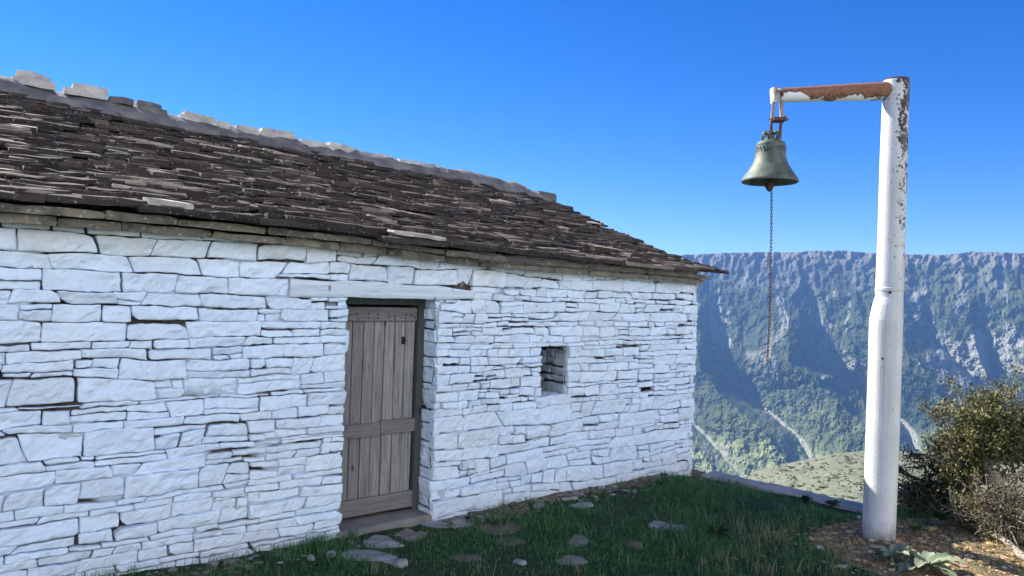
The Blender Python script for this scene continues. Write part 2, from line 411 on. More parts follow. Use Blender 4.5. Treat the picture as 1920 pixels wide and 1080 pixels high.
UL, UR, YB = -2.6, float(at(1304, 700, 1, 0)[0]), 4.7        # building: left end, right end, depth
DL, DR = float(at(645, 800, 1, 0)[0]), float(at(818, 700, 1, 0)[0])   # door opening
ZD = float(at(720, 559, 1, 0)[2]); ZL = float(at(700, 529, 1, 0)[2])  # lintel underside / top
LL, LR = float(at(543, 540, 1, 0)[0]), float(at(888, 550, 1, 0)[0])
WL, WR = float(at(1015, 700, 1, 0)[0]), float(at(1064, 700, 1, 0)[0])
WB, WT = float(at(1040, 743, 1, 0)[2]), float(at(1040, 650, 1, 0)[2])
HL, HR = float(at(1201, 735, 1, 0)[0]), float(at(1223, 735, 1, 0)[0]); HB, HT = float(at(1212, 744, 1, 0)[2]), float(at(1212, 726, 1, 0)[2])
ZT = 2.16
def wall_tilt(z): return 0
front = lambda U, V, D: np.stack([U, -D, V], -1)

chapel = empty('stone_chapel', (0, 0, 0))
tag(chapel, 'low whitewashed stone chapel with a dark stone slab roof and a plank door', 'building')
rng = np.random.default_rng(5)
w = Acc()
cells = []
cells += courses(rng, UL, UR, ZL, ZT, .103, .30, .16)
cells += courses(rng, UL, LL, ZD, ZL, .10, .32, .15)
cells += courses(rng, LR, UR, ZD, ZL, .10, .24, .25)
cells += courses(rng, UL, DL, -.12, ZD, .098, .30, .30, .38)
cells += courses(rng, DR, UR, -.12, WB-.03, .105, .28, .26, .38)
cells += courses(rng, DR, WL, WB-.03, WT+.0, .082, .19, .30)
cells += courses(rng, WR, HL-.03, WB-.03, WT, .075, .20, .3)
cells += courses(rng, HL-.03, HR+.02, WB-.03, HB, .078, .21, .1)
cells += courses(rng, HL-.03, HR+.02, HT, WT, .078, .21, .3)
cells += courses(rng, HR+.02, UR, WB-.03, WT, .080, .22, .3)
cells += courses(rng, DR, UR, WT, ZD, .074, .20, .32)
cells += [[(HL-.03, HB), (HL, HB), (HL, HT), (HL-.03, HT)]]
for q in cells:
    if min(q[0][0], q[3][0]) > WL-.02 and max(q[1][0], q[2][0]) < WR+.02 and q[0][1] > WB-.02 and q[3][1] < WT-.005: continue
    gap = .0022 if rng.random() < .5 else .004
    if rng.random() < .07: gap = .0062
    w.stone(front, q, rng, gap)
# joints behind the stones, with the openings left free
def back(u0, u1, z0, z1, y=.034):
    nu = max(2, int((u1-u0)/.03)); nz = max(2, int((z1-z0)/.03))
    U, Z = np.meshgrid(np.linspace(u0, u1, nu), np.linspace(z0, z1, nz), indexing='ij')
    w.grid(np.stack([U, np.maximum(y+.006+.030*fbm(U*4, Z*5, 3, 66), .0175), Z], -1), 1)
back(UL, DL, -.2, ZT); back(DL, DR, ZD, ZT); back(DR, WL, -.2, ZT); back(WL, WR, -.2, WB); back(WL, WR, WT, ZT)
back(WR, HL, -.2, ZT); back(HL, HR, -.2, HB); back(HL, HR, HT, ZT); back(HR, UR-.02, -.2, ZT)
# door reveals (x = const faces), the right one is what the photo shows
rv = lambda x0, sg: (lambda U, V, D: np.stack([x0+sg*D, U, V], -1))
for q in courses(rng, .02, .30, -.12, ZD, .112, .5, 0): w.stone(rv(DR, -1), [(a, b) for a, b in q], rng, .005)
for q in courses(rng, .02, .30, -.12, ZD, .112, .5, 0): w.stone(lambda U, V, D: np.stack([DL+D, .32-U, V], -1), q, rng, .005)
w.box((DR+.03, .03, -.2), (DR+.06, .5, ZD), 1); w.box((DL-.06, .03, -.2), (DL-.03, .5, ZD), 1)
# small putlog hole
w.box((HL-.02, .03, HB-.02), (HR+.02, .16, HB-.002), 1); w.box((HL-.02, .03, HT+.002), (HR+.02, .16, HT+.02), 1)
w.box((HR+.002, .04, HB), (HR+.02, .16, HT), 1); w.box((HL-.02, .04, HB), (HL-.002, .16, HT), 1); w.box((HL-.02, .17, HB-.02), (HR+.02, .19, HT+.02), 1)
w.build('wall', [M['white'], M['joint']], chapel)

# gable and back walls
ROOF_U = np.array([-3.2, -.2, .37, 1.13, 2.26, 3.54, 5.0, 6.0, 6.4, 6.95])
EAVE_Z = np.array([2.27, 2.27, 2.255, 2.26, 2.235, 2.175, 2.15, 2.135, 2.125, 2.11])
RID_Z = np.array([3.42, 3.42, 3.41, 3.36, 3.305, 3.27, 3.23, 3.16, 3.09, 2.93])
YR = 2.4
def eave_z(u): return np.interp(u, ROOF_U, EAVE_Z)
def ridge_z(u): return np.interp(u, ROOF_U, RID_Z)
def gable(x, sg, name_seed):
    w = Acc(); rng = np.random.default_rng(name_seed)
    for q in courses(rng, .0, YB, -.5, 2.1, .115, .36, .2)+courses(rng, .0, YB, 2.1, 3.0, .115, .36, .1):
        zc = max(q[2][1], q[3][1]); yc = (q[0][0]+q[1][0])/2
        lim = 2.2+(3.0-2.2)*(1-abs(yc-YR)/(YR+.1))
        if zc > lim: continue
        w.stone(rv(x, sg), q, rng, .006, .05)
    w.add([(x-sg*.03, 0, -.6), (x-sg*.03, YB, -.6), (x-sg*.03, YB, 2.15), (x-sg*.03, YR, 2.95), (x-sg*.03, 0, 2.15)], [(0, 1, 2, 3, 4)], 1)
    w.build('wall', [M['white'], M['joint']], chapel)
gable(UR, 1, 21); gable(UL, -1, 22)
w = Acc(); rng = np.random.default_rng(23)
for q in courses(rng, UL, UR, -.5, 2.15, .12, .4, .2): w.stone(lambda U, V, D: np.stack([U, YB+D, V], -1), q, rng, .006, .06)
w.add([(UL, YB-.03, -.6), (UR, YB-.03, -.6), (UR, YB-.03, 2.15), (UL, YB-.03, 2.15)], [(0, 1, 2, 3)], 1)
w.build('wall', [M['white'], M['joint']], chapel)

# lintel beam, limed, thinning toward its right end
lb = MB(); n = 40; us = np.linspace(LL, LR, n)
z1 = np.interp(us, [LL, LL+.5, LR-.35, LR], [ZL+.002, ZL+.0, ZL-.012, ZL-.045]) + .006*fbm(us*3, us*0, 3, 5)
z0 = np.interp(us, [LL, DL, DR, LR], [ZD-.008, ZD, ZD, ZD+.01]) + .004*fbm(us*4, us*0+4, 3, 6)
sec = []
for tt in np.linspace(0, 1, 9):
    zz = z0*(1-tt)+z1*tt; rnd = .012*(1-(2*abs(tt-.5))**4)
    sec.append(np.stack([us, -.008-rnd-.004*fbm(us*6, zz*30, 3, 8), zz], -1))
lb.grid(np.array(sec).transpose(1, 0, 2))
lb.grid(np.stack([sec[0], sec[0]*np.array([1, 0, 1])+np.array([0, .33, 0])], 1), flip=False)
lb.grid(np.stack([sec[-1]*np.array([1, 0, 1])+np.array([0, .05, 0]), sec[-1]], 1))
for e_ in (0, -1):
    P = np.array([s_[e_] for s_ in sec]); lb.grid(np.stack([P, P*np.array([1, 0, 1])+np.array([0, .05, 0])], 1), flip=(e_ == 0))
lb.build('lintel', M['lintel'], chapel, smooth=True)

# door
YD = .20
dl_ = DL-.03; dr_ = float(at(776, 740, 1, YD)[0]); dzt = float(at(700, 576, 1, YD)[2]); dzb = float(at(650, 970, 1, YD)[2]); 
pr = empty('door', (0, 0, 0), parent=chapel)
M3 = mat_plain('dark_interior', (.012, .013, .014))
npk = 8; ed = np.linspace(dl_, dr_, npk+1)
pk = MB(); 
for i in range(npk):
    y = YD+.016+random.uniform(-.002, .002); a, b = ed[i]+.0025, ed[i+1]-.0025
    zb = dzb+.03+random.uniform(0, .015); prof = [(a, y+.006), (a+.003, y), (b-.003, y), (b, y+.006), (b, y+.03), (a, y+.03)]
    zs = np.linspace(zb, dzt, 10)
    P = np.array([[(px+.0015*vnoise(z*3, i*5., 3), py+.002*vnoise(z*2, i*7., 4), z) for px, py in prof+[prof[0]]] for z in zs])
    pk.grid(P, flip=True); pk.add([(px, py, dzt) for px, py in prof], [tuple(range(6))])
pk.build('plank', M['plank'], pr)
bk = MB(); bk.box((dl_, YD+.05, dzb), (dr_, YD+.056, dzt)); bk.build('backing', M3, pr)
def rail(z0, z1, u0, u1, y, name='rail'):
    b_ = MB(); nn = 16; us = np.linspace(u0, u1, nn); P = []
    for py, pz in ((y+.03, z0), (y+.002, z0), (y, z0+.004), (y, z1-.004), (y+.002, z1), (y+.03, z1), (y+.03, z0)):
        P.append(np.stack([us, np.full(nn, py)+.001*vnoise(us*5, us*0+pz, 2), np.full(nn, pz)+.002*fbm(us*4, us*0+pz*9, 2, 3)], -1))
    b_.grid(np.array(P), flip=True)
    for e_ in (0, -1): b_.add([p[e_] for p in P[:-1]], [tuple(range(6))] if e_ else [tuple(range(5, -1, -1))])
    return b_.build(name, M['rail'], pr)
ztop0 = float(at(700, 601, 1, YD)[2]); rail(ztop0, dzt-.002, dl_, dr_-.004, YD-.012)
zm0 = float(at(690, 816, 1, YD)[2]); zm1 = float(at(690, 796, 1, YD)[2]); um = float(at(712, 800, 1, YD)[0])
rail(zm0-.012, zm1+.008, dl_, um-.002, YD-.012); rail(zm0+.0, zm1+.022, um+.002, dr_+.03, YD-.016)
zb1 = float(at(690, 932, 1, YD)[2]); rail(dzb+.0, zb1, dl_, dr_+.035, YD-.014)
for k in range(9):
    for dz in (.018, .05):
        u = dl_+.06+k*(dr_-dl_-.1)/8+random.uniform(-.02, .02); z = ztop0+dz+random.uniform(-.008, .008)
        nl = MB(); nl.lathe([(.0001, .006), (.004, .005), (.0065, 0), (.0065, -.004)], (0, 0, 0), 8)
        nl.V[-1] = np.stack([nl.V[-1][:, 0]+u, YD-.013-nl.V[-1][:, 2], nl.V[-1][:, 1]+z], -1)
        nl.build('nail', M['nail'], pr)
la = MB(); p = at(757, 637, 1, YD); la.box((p[0]-.012, YD+.004, p[2]-.035), (p[0]+.010, YD+.016, p[2]+.025)); la.tube([(p[0]-.003, YD-.02, p[2]+.02), (p[0]-.003, YD-.028, p[2]), (p[0]-.003, YD-.02, p[2]-.035)], .006, 6)
la.build('latch', M['nail'], pr)
# frame behind the stone reveal
fr = empty('door_frame', (0, 0, 0), parent=chapel)
f1 = MB(); f1.box((dr_+.008, YD-.02, -.1), (DR-.012, YD+.06, ZD-.005)); f1.build('jamb', M['frame'], fr)
f1 = MB(); f1.box((DL-.08, YD-.02, -.1), (DL-.035, YD+.06, ZD-.005)); f1.build('jamb', M['frame'], fr)
f1 = MB(); f1.box((DL-.033, YD-.022, dzt+.022), (dr_+.006, YD+.062, ZD-.004)); f1.build('head', M['frame'], fr)
iv = MB(); iv.box((DL-.1, YD+.3, -.2), (DR+.1, YD+.32, ZD+.02)); iv.box((DL-.1, .34, ZD+.001), (DR+.1, YD+.32, ZD+.02)); iv.build('inner_dark', M3, fr)
# threshold slab
th = MB(); nn = 16
U, Y = np.meshgrid(np.linspace(DL-.02, DR-.005, 24), np.concatenate([[-.03], np.linspace(-.015, .45, 14)]), indexing='ij')
Z = .02+.006*fbm(U*5, Y*7, 3, 4)-.02*(Y < -.02); Y = Y + .012*fbm(U*4, Y*0, 2, 8)*(Y < .02)
dzs = float(at(641, 1002, 1, -.05)[2]); Z = Z-.02+dzs
P = np.stack([U, Y, Z], -1); th.grid(P)
E0 = P[:, 0]; th.grid(np.stack([E0*np.array([1, 1, 0])+np.array([0, 0, -.15]), E0], 1)); th.build('threshold', M['threshold'], chapel, smooth=True)

# window niche
win = empty('window', (0, 0, 0), parent=chapel)
w = Acc(); rng = np.random.default_rng(8)
for q in courses(rng, .02, .50, WB-.02, WT+.02, .11, .22, .1): w.stone(rv(WR, -1), q, rng, .007)
for q in courses(rng, .02, .50, WB-.02, WT+.02, .11, .22, .1): w.stone(lambda U, V, D: np.stack([WL+D, .52-U, V], -1), q, rng, .007)
w.box((WR+.03, .03, WB-.1), (WR+.05, .55, WT+.1), 1); w.box((WL-.05, .03, WB-.1), (WL-.03, .55, WT+.1), 1)
w.build('reveal', [mat_pale_stone('grey_reveal_stone', (.30, .335, .38), (.48, .54, .60)), M['joint']], win)  # darker, bluer grey than the wall's whitewash
b_ = MB(); b_.box((WL-.05, .55, WB-.1), (WR+.05, .57, WT+.1)); b_.build('dark_back', M3, win)  # near-black sheet stands in for the unlit inside, no glass here
b_ = Acc()
top = lambda U, V, D: np.stack([U, V, WB-.005+D], -1)
b_.stone(top, [(WL-.06, -.014), (WR+.05, -.014), (WR+.05, .56), (WL-.06, .56)], rng, .002, .04)
b_.stone(front, [(WL-.05, WB-.045), (WR+.04, WB-.045), (WR+.04, WB-.003), (WL-.05, WB-.003)], rng, .002); b_.build('sill', M['white'], win)
b_ = Acc(); b_.stone(lambda U, V, D: np.stack([U, V, WT+.004-D], -1), [(WL-.04, .01), (WR+.04, .01), (WR+.04, .56), (WL-.04, .56)], rng, .002, .04)
b_.build('lintel', M['pale'], win)

# ------------------------------------------------------------------ roof
def slab(mb, org, ex, ey, ez, wid, dep, th, rng, m=0, ragged=1.0):
    """one flat stone: org = middle of its front bottom edge, ex along, ey into the roof, ez up"""
    k = max(3, int(wid/.07)); xs = np.linspace(-.5, .5, k)*wid
    fr_ = rng.normal(0, .010*ragged, k); fr_[0] += rng.uniform(0, .035)*ragged; fr_[-1] += rng.uniform(0, .035)*ragged
    o = [(x, y) for x, y in zip(xs, fr_)]+[(wid*.5*rng.uniform(.9, 1.05), dep*.5), (wid*.45, dep), (-wid*.45, dep), (-wid*.5*rng.uniform(.9, 1.05), dep*.5)]
    o = np.array(o); n = len(o); c = o.mean(0)
    def pt(xy, z): return org+xy[:, :1]*ex+xy[:, 1:2]*ey+np.asarray(z)[:, None]*ez if np.ndim(z) else org+xy[:, :1]*ex+xy[:, 1:2]*ey+z*ez
    ht = th+rng.normal(0, .0035, n)
    b0 = pt(o+(c-o)*.02, rng.normal(0, .002, n)); b1 = pt(o+rng.normal(0, .003, o.shape), th*.45*np.ones(n)); b2 = pt(o+(c-o)*rng.uniform(.0, .05, (n, 1)), ht)
    Fs = []
    for i in range(n):
        j = (i+1) % n; Fs += [(i, j, n+j, n+i), (n+i, n+j, 2*n+j, 2*n+i)]
    mid = pt(c[None], th+.004)
    V = np.concatenate([b0, b1, b2, mid])
    Fs += [(2*n+i, 2*n+(i+1) % n, 3*n) for i in range(n)]+[tuple(range(n-1, -1, -1))]
    mb.add(V, Fs, m)
roof = MB(); rng = np.random.default_rng(31)
UE0, UE1 = UL-.15, UR+.13
def roof_side(side, y_eave):
    L0 = math.hypot(YR-y_eave, 1.1)
    s = -.02; row = 0
    while s < (L0-.06 if side < 0 else L0-.34):
        ex_ = .050 if row > 1 else .045
        u = UE0-rng.uniform(0, .2)
        while u < UE1:
            wid = float(np.clip(rng.gamma(2.8, .085), .09, .75)) if row > 1 else rng.uniform(.3, .9)
            th = float(np.clip(rng.normal(.020, .008), .009, .045)) if row > 1 else rng.uniform(.028, .045)
            uc = u+wid/2
            if u+wid > UE1+.1: wid = max(.12, UE1+rng.uniform(-.03, .09)-u); uc = u+wid/2
            t = (s+rng.normal(0, .022))/L0
            ze, zr = float(eave_z(uc)), float(ridge_z(uc))
            y = y_eave+(YR-y_eave)*t; z = ze+(zr-ze)*t
            sag = -.03*math.sin(math.pi*min(max(t, 0), 1))+.012*float(fbm(uc*1.5, t*4, 2, 15))
            slope = math.atan2(zr-ze, YR-y_eave)
            tilt = slope-R(17)+rng.normal(0, R(4.0))
            ang = rng.normal(0, .05); rl = rng.normal(0, .018)+math.atan2(float(eave_z(uc+.2)-eave_z(uc-.2)), .4)
            ex = np.array([math.cos(ang)*math.cos(rl), math.sin(ang), math.sin(rl)]); ey = np.array([-math.sin(ang)*math.cos(tilt), math.cos(ang)*math.cos(tilt), math.sin(tilt)])
            ez = np.cross(ex, ey); ez /= np.linalg.norm(ez)
            org = np.array([uc, y, z+sag-.01])
            if side > 0:
                org[1] = 2*YR-org[1]; ex = ex*[-1, 1, -1]; ey = ey*[1, -1, 1]; ex = ex*[1, -1, 1]; ez = np.cross(ex, ey)
            slab(roof, org, ex, ey, ez, wid*.985, .30 if row > 1 else .42, th, rng)
            u += wid*rng.uniform(.93, 1.02)
        s += ex_*rng.uniform(.85, 1.12); row += 1
roof_side(-1, -.22); roof_side(1, -.22)
# boards under the slabs close the roof against light
for sgn in (-1, 1):
    us = np.linspace(UL-.02, UR+.02, 30)
    a_ = np.stack([us, np.full_like(us, YR+sgn*(YR+.02)), eave_z(us)-.01], -1); b2_ = np.stack([us, np.full_like(us, YR), ridge_z(us)-.07], -1)
    roof.grid(np.stack([a_, b2_], 1), flip=(sgn > 0))
roof_o = roof.build('roof', M['slate'], chapel)
# two pale slabs that catch the eye on the eave
for (x, y, wpx, th) in ((322, 384, 84, .036), (795, 444, 100, .03)):
    ps = MB(); p = at(x, y, 1, -.25); q2 = at(x+wpx/2, y, 1, -.25); wd = 2*(q2[0]-p[0])
    slab(ps, p+np.array([0, 0, -.012]), np.array([1, 0, -.05]), np.array([0, .995, .10]), np.array([0, -.1, .995]), wd, .22, th, rng)
    ps.build('pale_slab', M['pale'], roof_o)
# cornice of thicker slabs between wall and roof
cn = MB()
for layer, (yo, zo, thk) in enumerate(((-.15, -.060, (.035, .05)), (-.085, -.115, (.035, .055)))):
    u = UE0+.05+layer*.1
    while u < UR-.02:
        wid = rng.uniform(.3, .85); wid = min(wid, UR+.02-u); 
        if wid < .1: break
        uc = u+wid/2; sl = math.atan2(float(eave_z(uc+.2)-eave_z(uc-.2)), .4)
        slab(cn, np.array([uc, yo+rng.normal(0, .012), float(eave_z(uc))+zo-.018]), np.array([math.cos(sl), 0, math.sin(sl)]), np.array([0, .995, .06]), np.array([0, -.06, 1.0]), wid*.99, .34, rng.uniform(*thk), rng, 0, .8)
        u += wid
cn.build('cornice', M['cornice'], chapel)
# ridge: mortar band and the loose-looking cap stones set in it
rc = MB(); us = np.linspace(UL-.1, 6.38, 150); prof = [(-.27, -.15), (-.25, -.07), (-.17, -.02), (-.10, .03), (0, .05), (.09, .03), (.15, -.02), (.2, -.08)]
rc.grid(np.array([np.stack([us, YR+py+.02*fbm(us*3, us*0+py*9, 3, 4), ridge_z(us)+pz+.024*fbm(us*3.5, us*0+py*7, 5, 6)], -1) for py, pz in prof]).transpose(1, 0, 2), flip=False)
rc.build('ridge_cap', M['ridge'], roof_o, smooth=True)
def lump(mb, c, size, rng, n=3, rot=0, flat=.5, m=0):
    """a weathered stone: noise-shaped rounded block"""
    a, b = 10, 16; V = []
    sd = int(rng.integers(1, 9999))
    for i in range(a+1):
        ph = math.pi*i/a
        for j in range(b):
            th_ = 2*math.pi*j/b
            v = np.array([math.sin(ph)*math.cos(th_), math.sin(ph)*math.sin(th_), math.cos(ph)])
            p = np.sign(v)*np.abs(v)**flat
            p = p*(1+.14*float(fbm(v[0]*1.7+v[2]*2.3+5, v[1]*1.7+v[2]*1.1+3, 3, sd)))
            V.append(p*np.array(size)*.5)
    V = np.array(V); cr, sr = math.cos(rot), math.sin(rot)
    V = np.stack([V[:, 0]*cr-V[:, 1]*sr, V[:, 0]*sr+V[:, 1]*cr, V[:, 2]], -1)+np.asarray(c)
    Fs = []
    for i in range(a):
        for j in range(b): Fs.append((i*b+j, (i+1)*b+j, (i+1)*b+(j+1) % b, i*b+(j+1) % b))
    mb.add(V, Fs, m)
for (x0, x1, y, hpx, dark) in ((24, 100, 151, 22, 0), (121, 198, 172, 20, 0), (199, 243, 189, 10, 1), (252, 305, 202, 16, 2), (330, 396, 222, 15, 0), (403, 431, 236, 12, 0), (442, 482, 245, 11, 0), (482, 550, 253, 15, 0), (552, 604, 271, 13, 0), (604, 672, 282, 15, 0), (692, 726, 297, 11, 0), (732, 774, 306, 10, 0), (788, 824, 316, 10, 0), (830, 868, 327, 11, 1), (868, 912, 338, 14, 1), (942, 982, 353, 13, 2), (1000, 1035, 368, 12, 2)):
    a, b = at(x0, y, 1, YR-.03), at(x1, y, 1, YR-.03); c = (a+b)/2
    dep = float((c-CAM) @ F2); hh = hpx/CF*dep
    mb = MB(); wd_ = abs(b[0]-a[0])*1.04; sl = rng.normal(-.05, .05)
    for q_ in range(2 if hpx > 12 else 1):
        slab(mb, c+np.array([rng.normal(0, .02), -.13+.02*q_, -hh*.62-.012+q_*hh*.55]), np.array([math.cos(sl), 0, math.sin(sl)]), np.array([0, .99, rng.normal(0, .06)]), np.array([0, 0, 1.0]), wd_*(1-.16*q_), .25, hh*(.66 if hpx > 12 else 1.15), rng, 0, 1.6)
    mb.build('ridge_stone', M['darkstone'] if dark == 1 else (M['ridge'] if dark == 2 else M['pale']), roof_o)

# ------------------------------------------------------------------ bell post
PD = float((np.array([*POLE_XY, .06])-CAM) @ F2)
def pp(x, y, dep=None): return atd(x, y, PD if dep is None else dep)
base = pp(1648, 1008)
post_root = empty('bell_post', tuple(base)); tag(post_root, 'tall white painted steel post with peeling paint and a rusty arm at its top', 'bell post')
def local(P, root): return np.asarray(P)-np.array(root.location)
rings = [(1012, 1618.5, 1675.5), (900, 1623, 1680), (800, 1626.5, 1684), (700, 1630, 1687), (620, 1632, 1689.5), (600, 1633, 1690.5), (572, 1639, 1691), (560, 1643, 1691.5)]
c_ = [pp((l+r)/2, y) for y, l, r in rings]; r_ = [(r-l)/2/CF*PD for y, l, r in rings]
a = MB(); a.tube([local(p, post_root) for p in c_], r_, 40); a.build('lower_pipe', M['pole'], post_root, smooth=False)
ru = [(572, 1644, 1690.5), (546, 1643.6, 1691.5), (545, 1642.7, 1692.5), (540, 1642.8, 1692.6), (539, 1643.8, 1692), (450, 1647.5, 1694.5), (300, 1652, 1699), (200, 1656, 1701.5), (152, 1658.5, 1703.5), (151, 1660, 1702)]
a = MB(); a.tube([local(pp((l+r)/2, y), post_root) for y, l, r in ru], [(r-l)/2/CF*PD for y, l, r in ru], 40); a.build('upper_pipe', M['pole'], post_root)
# rusty cap of the open top
a = MB(); p = local(pp(1681, 150.5), post_root); rr = 22.5/CF*PD
a.lathe([(rr*.9, -.02), (rr*.985, -.02), (rr*.985, .004), (rr*.9, .007), (.001, .012)], tuple(p), 40); a.build('cap', M['rust'], post_root)
# welded arm
AD = PD*.995
e0, e1 = local(pp(1664, 170.5), post_root), local(pp(1462, 178.5, AD), post_root)
arm = empty('arm', tuple((e0+e1)/2), parent=post_root); mid = (e0+e1)/2
a = MB(); ts = np.linspace(0, 1, 14); P = np.array([(e0*(1-t)+e1*t)-mid for t in ts]); rad = np.interp(ts, [0, 1], [17.2/CF*PD, 12.8/CF*AD]); a.tube(P, rad, 28); a.build('arm_pipe', M['arm'], arm, smooth=False)
ax = (e1-e0)/np.linalg.norm(e1-e0); sd_ = np.cross(ax, [0, 0, 1]); sd_ /= np.linalg.norm(sd_); up = np.cross(sd_, ax)
def obox(mb, c, ex, ey, ez, sx, sy, sz):
    V = [np.asarray(c)+ex*sx*i*.5+ey*sy*j*.5+ez*sz*k*.5 for k in (-1, 1) for i, j in ((-1, -1), (1, -1), (1, 1), (-1, 1))]
    mb.add(V, [(0, 3, 2, 1), (4, 5, 6, 7), (0, 1, 5, 4), (1, 2, 6, 5), (2, 3, 7, 6), (3, 0, 4, 7)])
a = MB(); px = AD/CF
obox(a, e1-mid+ax*.012, ax, sd_, up, .075, .018, 25*px)
obox(a, e1-mid+ax*.055, ax, sd_, up, .014, .07, 28*px)
a.tube([e1-mid+ax*.02-sd_*.06+up*.03, e1-mid+ax*.02+sd_*.06+up*.03], .009, 8)
a.build('end_bracket', M['bracket'], arm)
# weld scar and bolts of the sleeve joint
for x, y in ((1669, 548), (1655, 672), (1657, 742)):
    a = MB(); p = local(pp(x, y), post_root); dirc = -ray(x, y)/np.linalg.norm(ray(x, y)); rr = 25/CF*PD
    lump(a, p+dirc*rr*.98, (.02, .02, .02), rng)
    a.build('bolt', M['nail'], post_root)

# ------------------------------------------------------------------ bell
bc = pp(1444.5, 300, AD); bell = empty('bell', tuple(bc)); tag(bell, 'old greenish bronze bell hanging from the arm of the white post', 'bell')
def by(y): return -(y-300)*px
prof = [(12, 264), (20, 265.2), (24.5, 267.5), (25.6, 270), (25.9, 274), (25.6, 275.5), (26, 277), (26.6, 286), (27.6, 294), (29.8, 302), (33, 309.5), (33.6, 311), (34.4, 311.8), (38.2, 318.5), (42.8, 325), (43.5, 326.2), (46.8, 330.8), (50.3, 336.4), (51.3, 339.5), (51, 342), (49.2, 342.6), (47, 340), (42, 333), (36, 322), (29.5, 308), (25, 296), (23, 280), (20, 271), (.01, 270)]
a = MB(); a.lathe([(r*px, by(y)) for r, y in prof], n=72)
a.build('bell_body', M['bronze'], bell, smooth=True)
# raised lettering-like band of ornament on the waist is relief only
a = MB(); rs = np.random.default_rng(4)
for k in range(26):
    th_ = 2*math.pi*k/26; rr = 26.2*px
    for j in range(3):
        lump(a, (math.cos(th_+j*.06)*rr, math.sin(th_+j*.06)*rr, by(278+j*3.2+rs.uniform(-1, 1))), (.010, .010, .012), rs)
a.build('ornament_band', M['bronze'], bell, smooth=True)
a = MB(); a.lathe([(14*px, by(264.5)), (15*px, by(262)), (12*px, by(260)), (6*px, by(259)), (5.5*px, by(252)), (9*px, by(250)), (8*px, by(247)), (.01, by(246.5))], n=32)
for k in range(6):
    th_ = 2*math.pi*k/6+.3; d = np.array([math.cos(th_), math.sin(th_), 0])
    P = [d*r*px+np.array([0, 0, by(y)]) for r, y in ((9, 263.5), (14.5, 261), (16.8, 256), (15.5, 251), (10, 248.5), (5, 249.5))]
    a.tube(P, 3.1*px, 10)
a.build('crown', M['bronze'], bell, smooth=True)
hx = R0; hy = F0
def hp(x, y, d=0): return hx*((x-1444.5)*px) + np.array([0, 0, by(y)]) + hy*d
hg = empty('hanger', (0, 0, 0), parent=bell)
for (xa, ya, xb, yb, wd, d) in ((1447.5, 164, 1443, 228, 5.5, -.02), (1461.5, 188, 1461, 228, 5.5, -.02), (1463.5, 188, 1466, 228, 3, .05)):
    a = MB(); A, B = hp(xa, ya, d), hp(xb, yb, d); ez = (B-A)/np.linalg.norm(B-A); obox(a, (A+B)/2, hx, hy, ez, wd*px, .012, np.linalg.norm(B-A)); a.build('strap', M['strap'], hg)
a = MB(); obox(a, hp(1456, 225, -.01), hx, hy, np.array([0, 0, 1.]), 23*px, .10, 6*px); a.tube([hp(1438, 224, -.01), hp(1475, 224, -.01)], 1.8*px, 8); a.tube([hp(1462, 221, -.01), hp(1470, 218, -.01)], 1.8*px, 8); a.build('yoke_bar', M['rust'], hg)
for (xa, xb, d) in ((1443, 1440.5, -.02), (1448, 1447.5, .04), (1460, 1458, -.02), (1466, 1464.5, .04)):
    a = MB(); a.tube([hp(xa, 226, d), hp(xb, 252, d*.6)], 1.7*px, 8); a.build('rod', M['rust'], hg)
cl = MB(); cl.tube([(0, 0, by(272)), (0, 0, by(336))], .012, 8); cl.lathe([(.005, by(330)), (5*px, by(335)), (8.4*px, by(344)), (8.2*px, by(350)), (6, by(356)) if False else (5.6*px, by(355.5)), (2.5*px, by(359)), (.001, by(360))], n=20)
cl.build('clapper', M['rust'], bell, smooth=True)
# chain
ch0 = pp(1446, 359, AD); chain = MB()
path = [(1446.5, 357), (1446.5, 400), (1445.5, 470), (1444, 540), (1442.5, 610), (1440, 655), (1438.5, 676), (1440.5, 683)]
P = np.array([pp(x, y, AD) for x, y in path]); seg = np.concatenate([[0], np.cumsum(np.linalg.norm(np.diff(P, axis=0), axis=1))])
pit = .0255; nL = int(seg[-1]/pit)
for k in range(nL):
    s0 = k*pit; c = np.array([np.interp(s0+pit*.5, seg, P[:, i]) for i in range(3)]); d = np.array([np.interp(s0+pit, seg, P[:, i])-np.interp(s0, seg, P[:, i]) for i in range(3)]); d /= np.linalg.norm(d)
    tw = (k % 2)*math.pi/2+.6+k*.03; sv = math.cos(tw)*hx+math.sin(tw)*hy; sv = sv-d*(sv@d); sv /= np.linalg.norm(sv)
    an = np.linspace(0, 2*math.pi, 11)
    pts = [c-ch0+d*(math.cos(t)*.0165)+sv*(math.sin(t)*.0082) for t in an]
    chain.tube(pts, .0033, 5, cap=False)
o = chain.build('pull_chain', M['rust']); o.location = tuple(ch0); tag(o, 'thin rusty pull chain hanging below the bell clapper', 'chain')

# ------------------------------------------------------------------ terrace edge wall
e = MB(); ys = np.linspace(-.02, -1.78, 40)
px0 = np.interp(ys, [-2.95, -1.5, -.02], [7.0, 6.93, 6.78]); wdt = .24
prof = [(-.02, -.25), (-.012, .015), (.0, .03), (wdt*.5, .038), (wdt-.02, .032), (wdt, .01), (wdt+.03, -.6), (wdt+.06, -1.3)]
e.grid(np.array([np.stack([px0+dx+.012*fbm(ys*3, ys*0+dx*20, 3, 2), ys, dz-.10+.010*fbm(ys*2.2, ys*0+dx*9, 3, 3)], -1) for dx, dz in prof]).transpose(1, 0, 2), flip=True)
e.add([(px0[-1]+dx, ys[-1], dz-.10) for dx, dz in prof], [tuple(range(len(prof)))])
o = e.build('terrace_wall', M['concrete'], smooth=True); tag(o, 'low grey concrete ledge along the drop at the far edge of the lawn', 'wall')

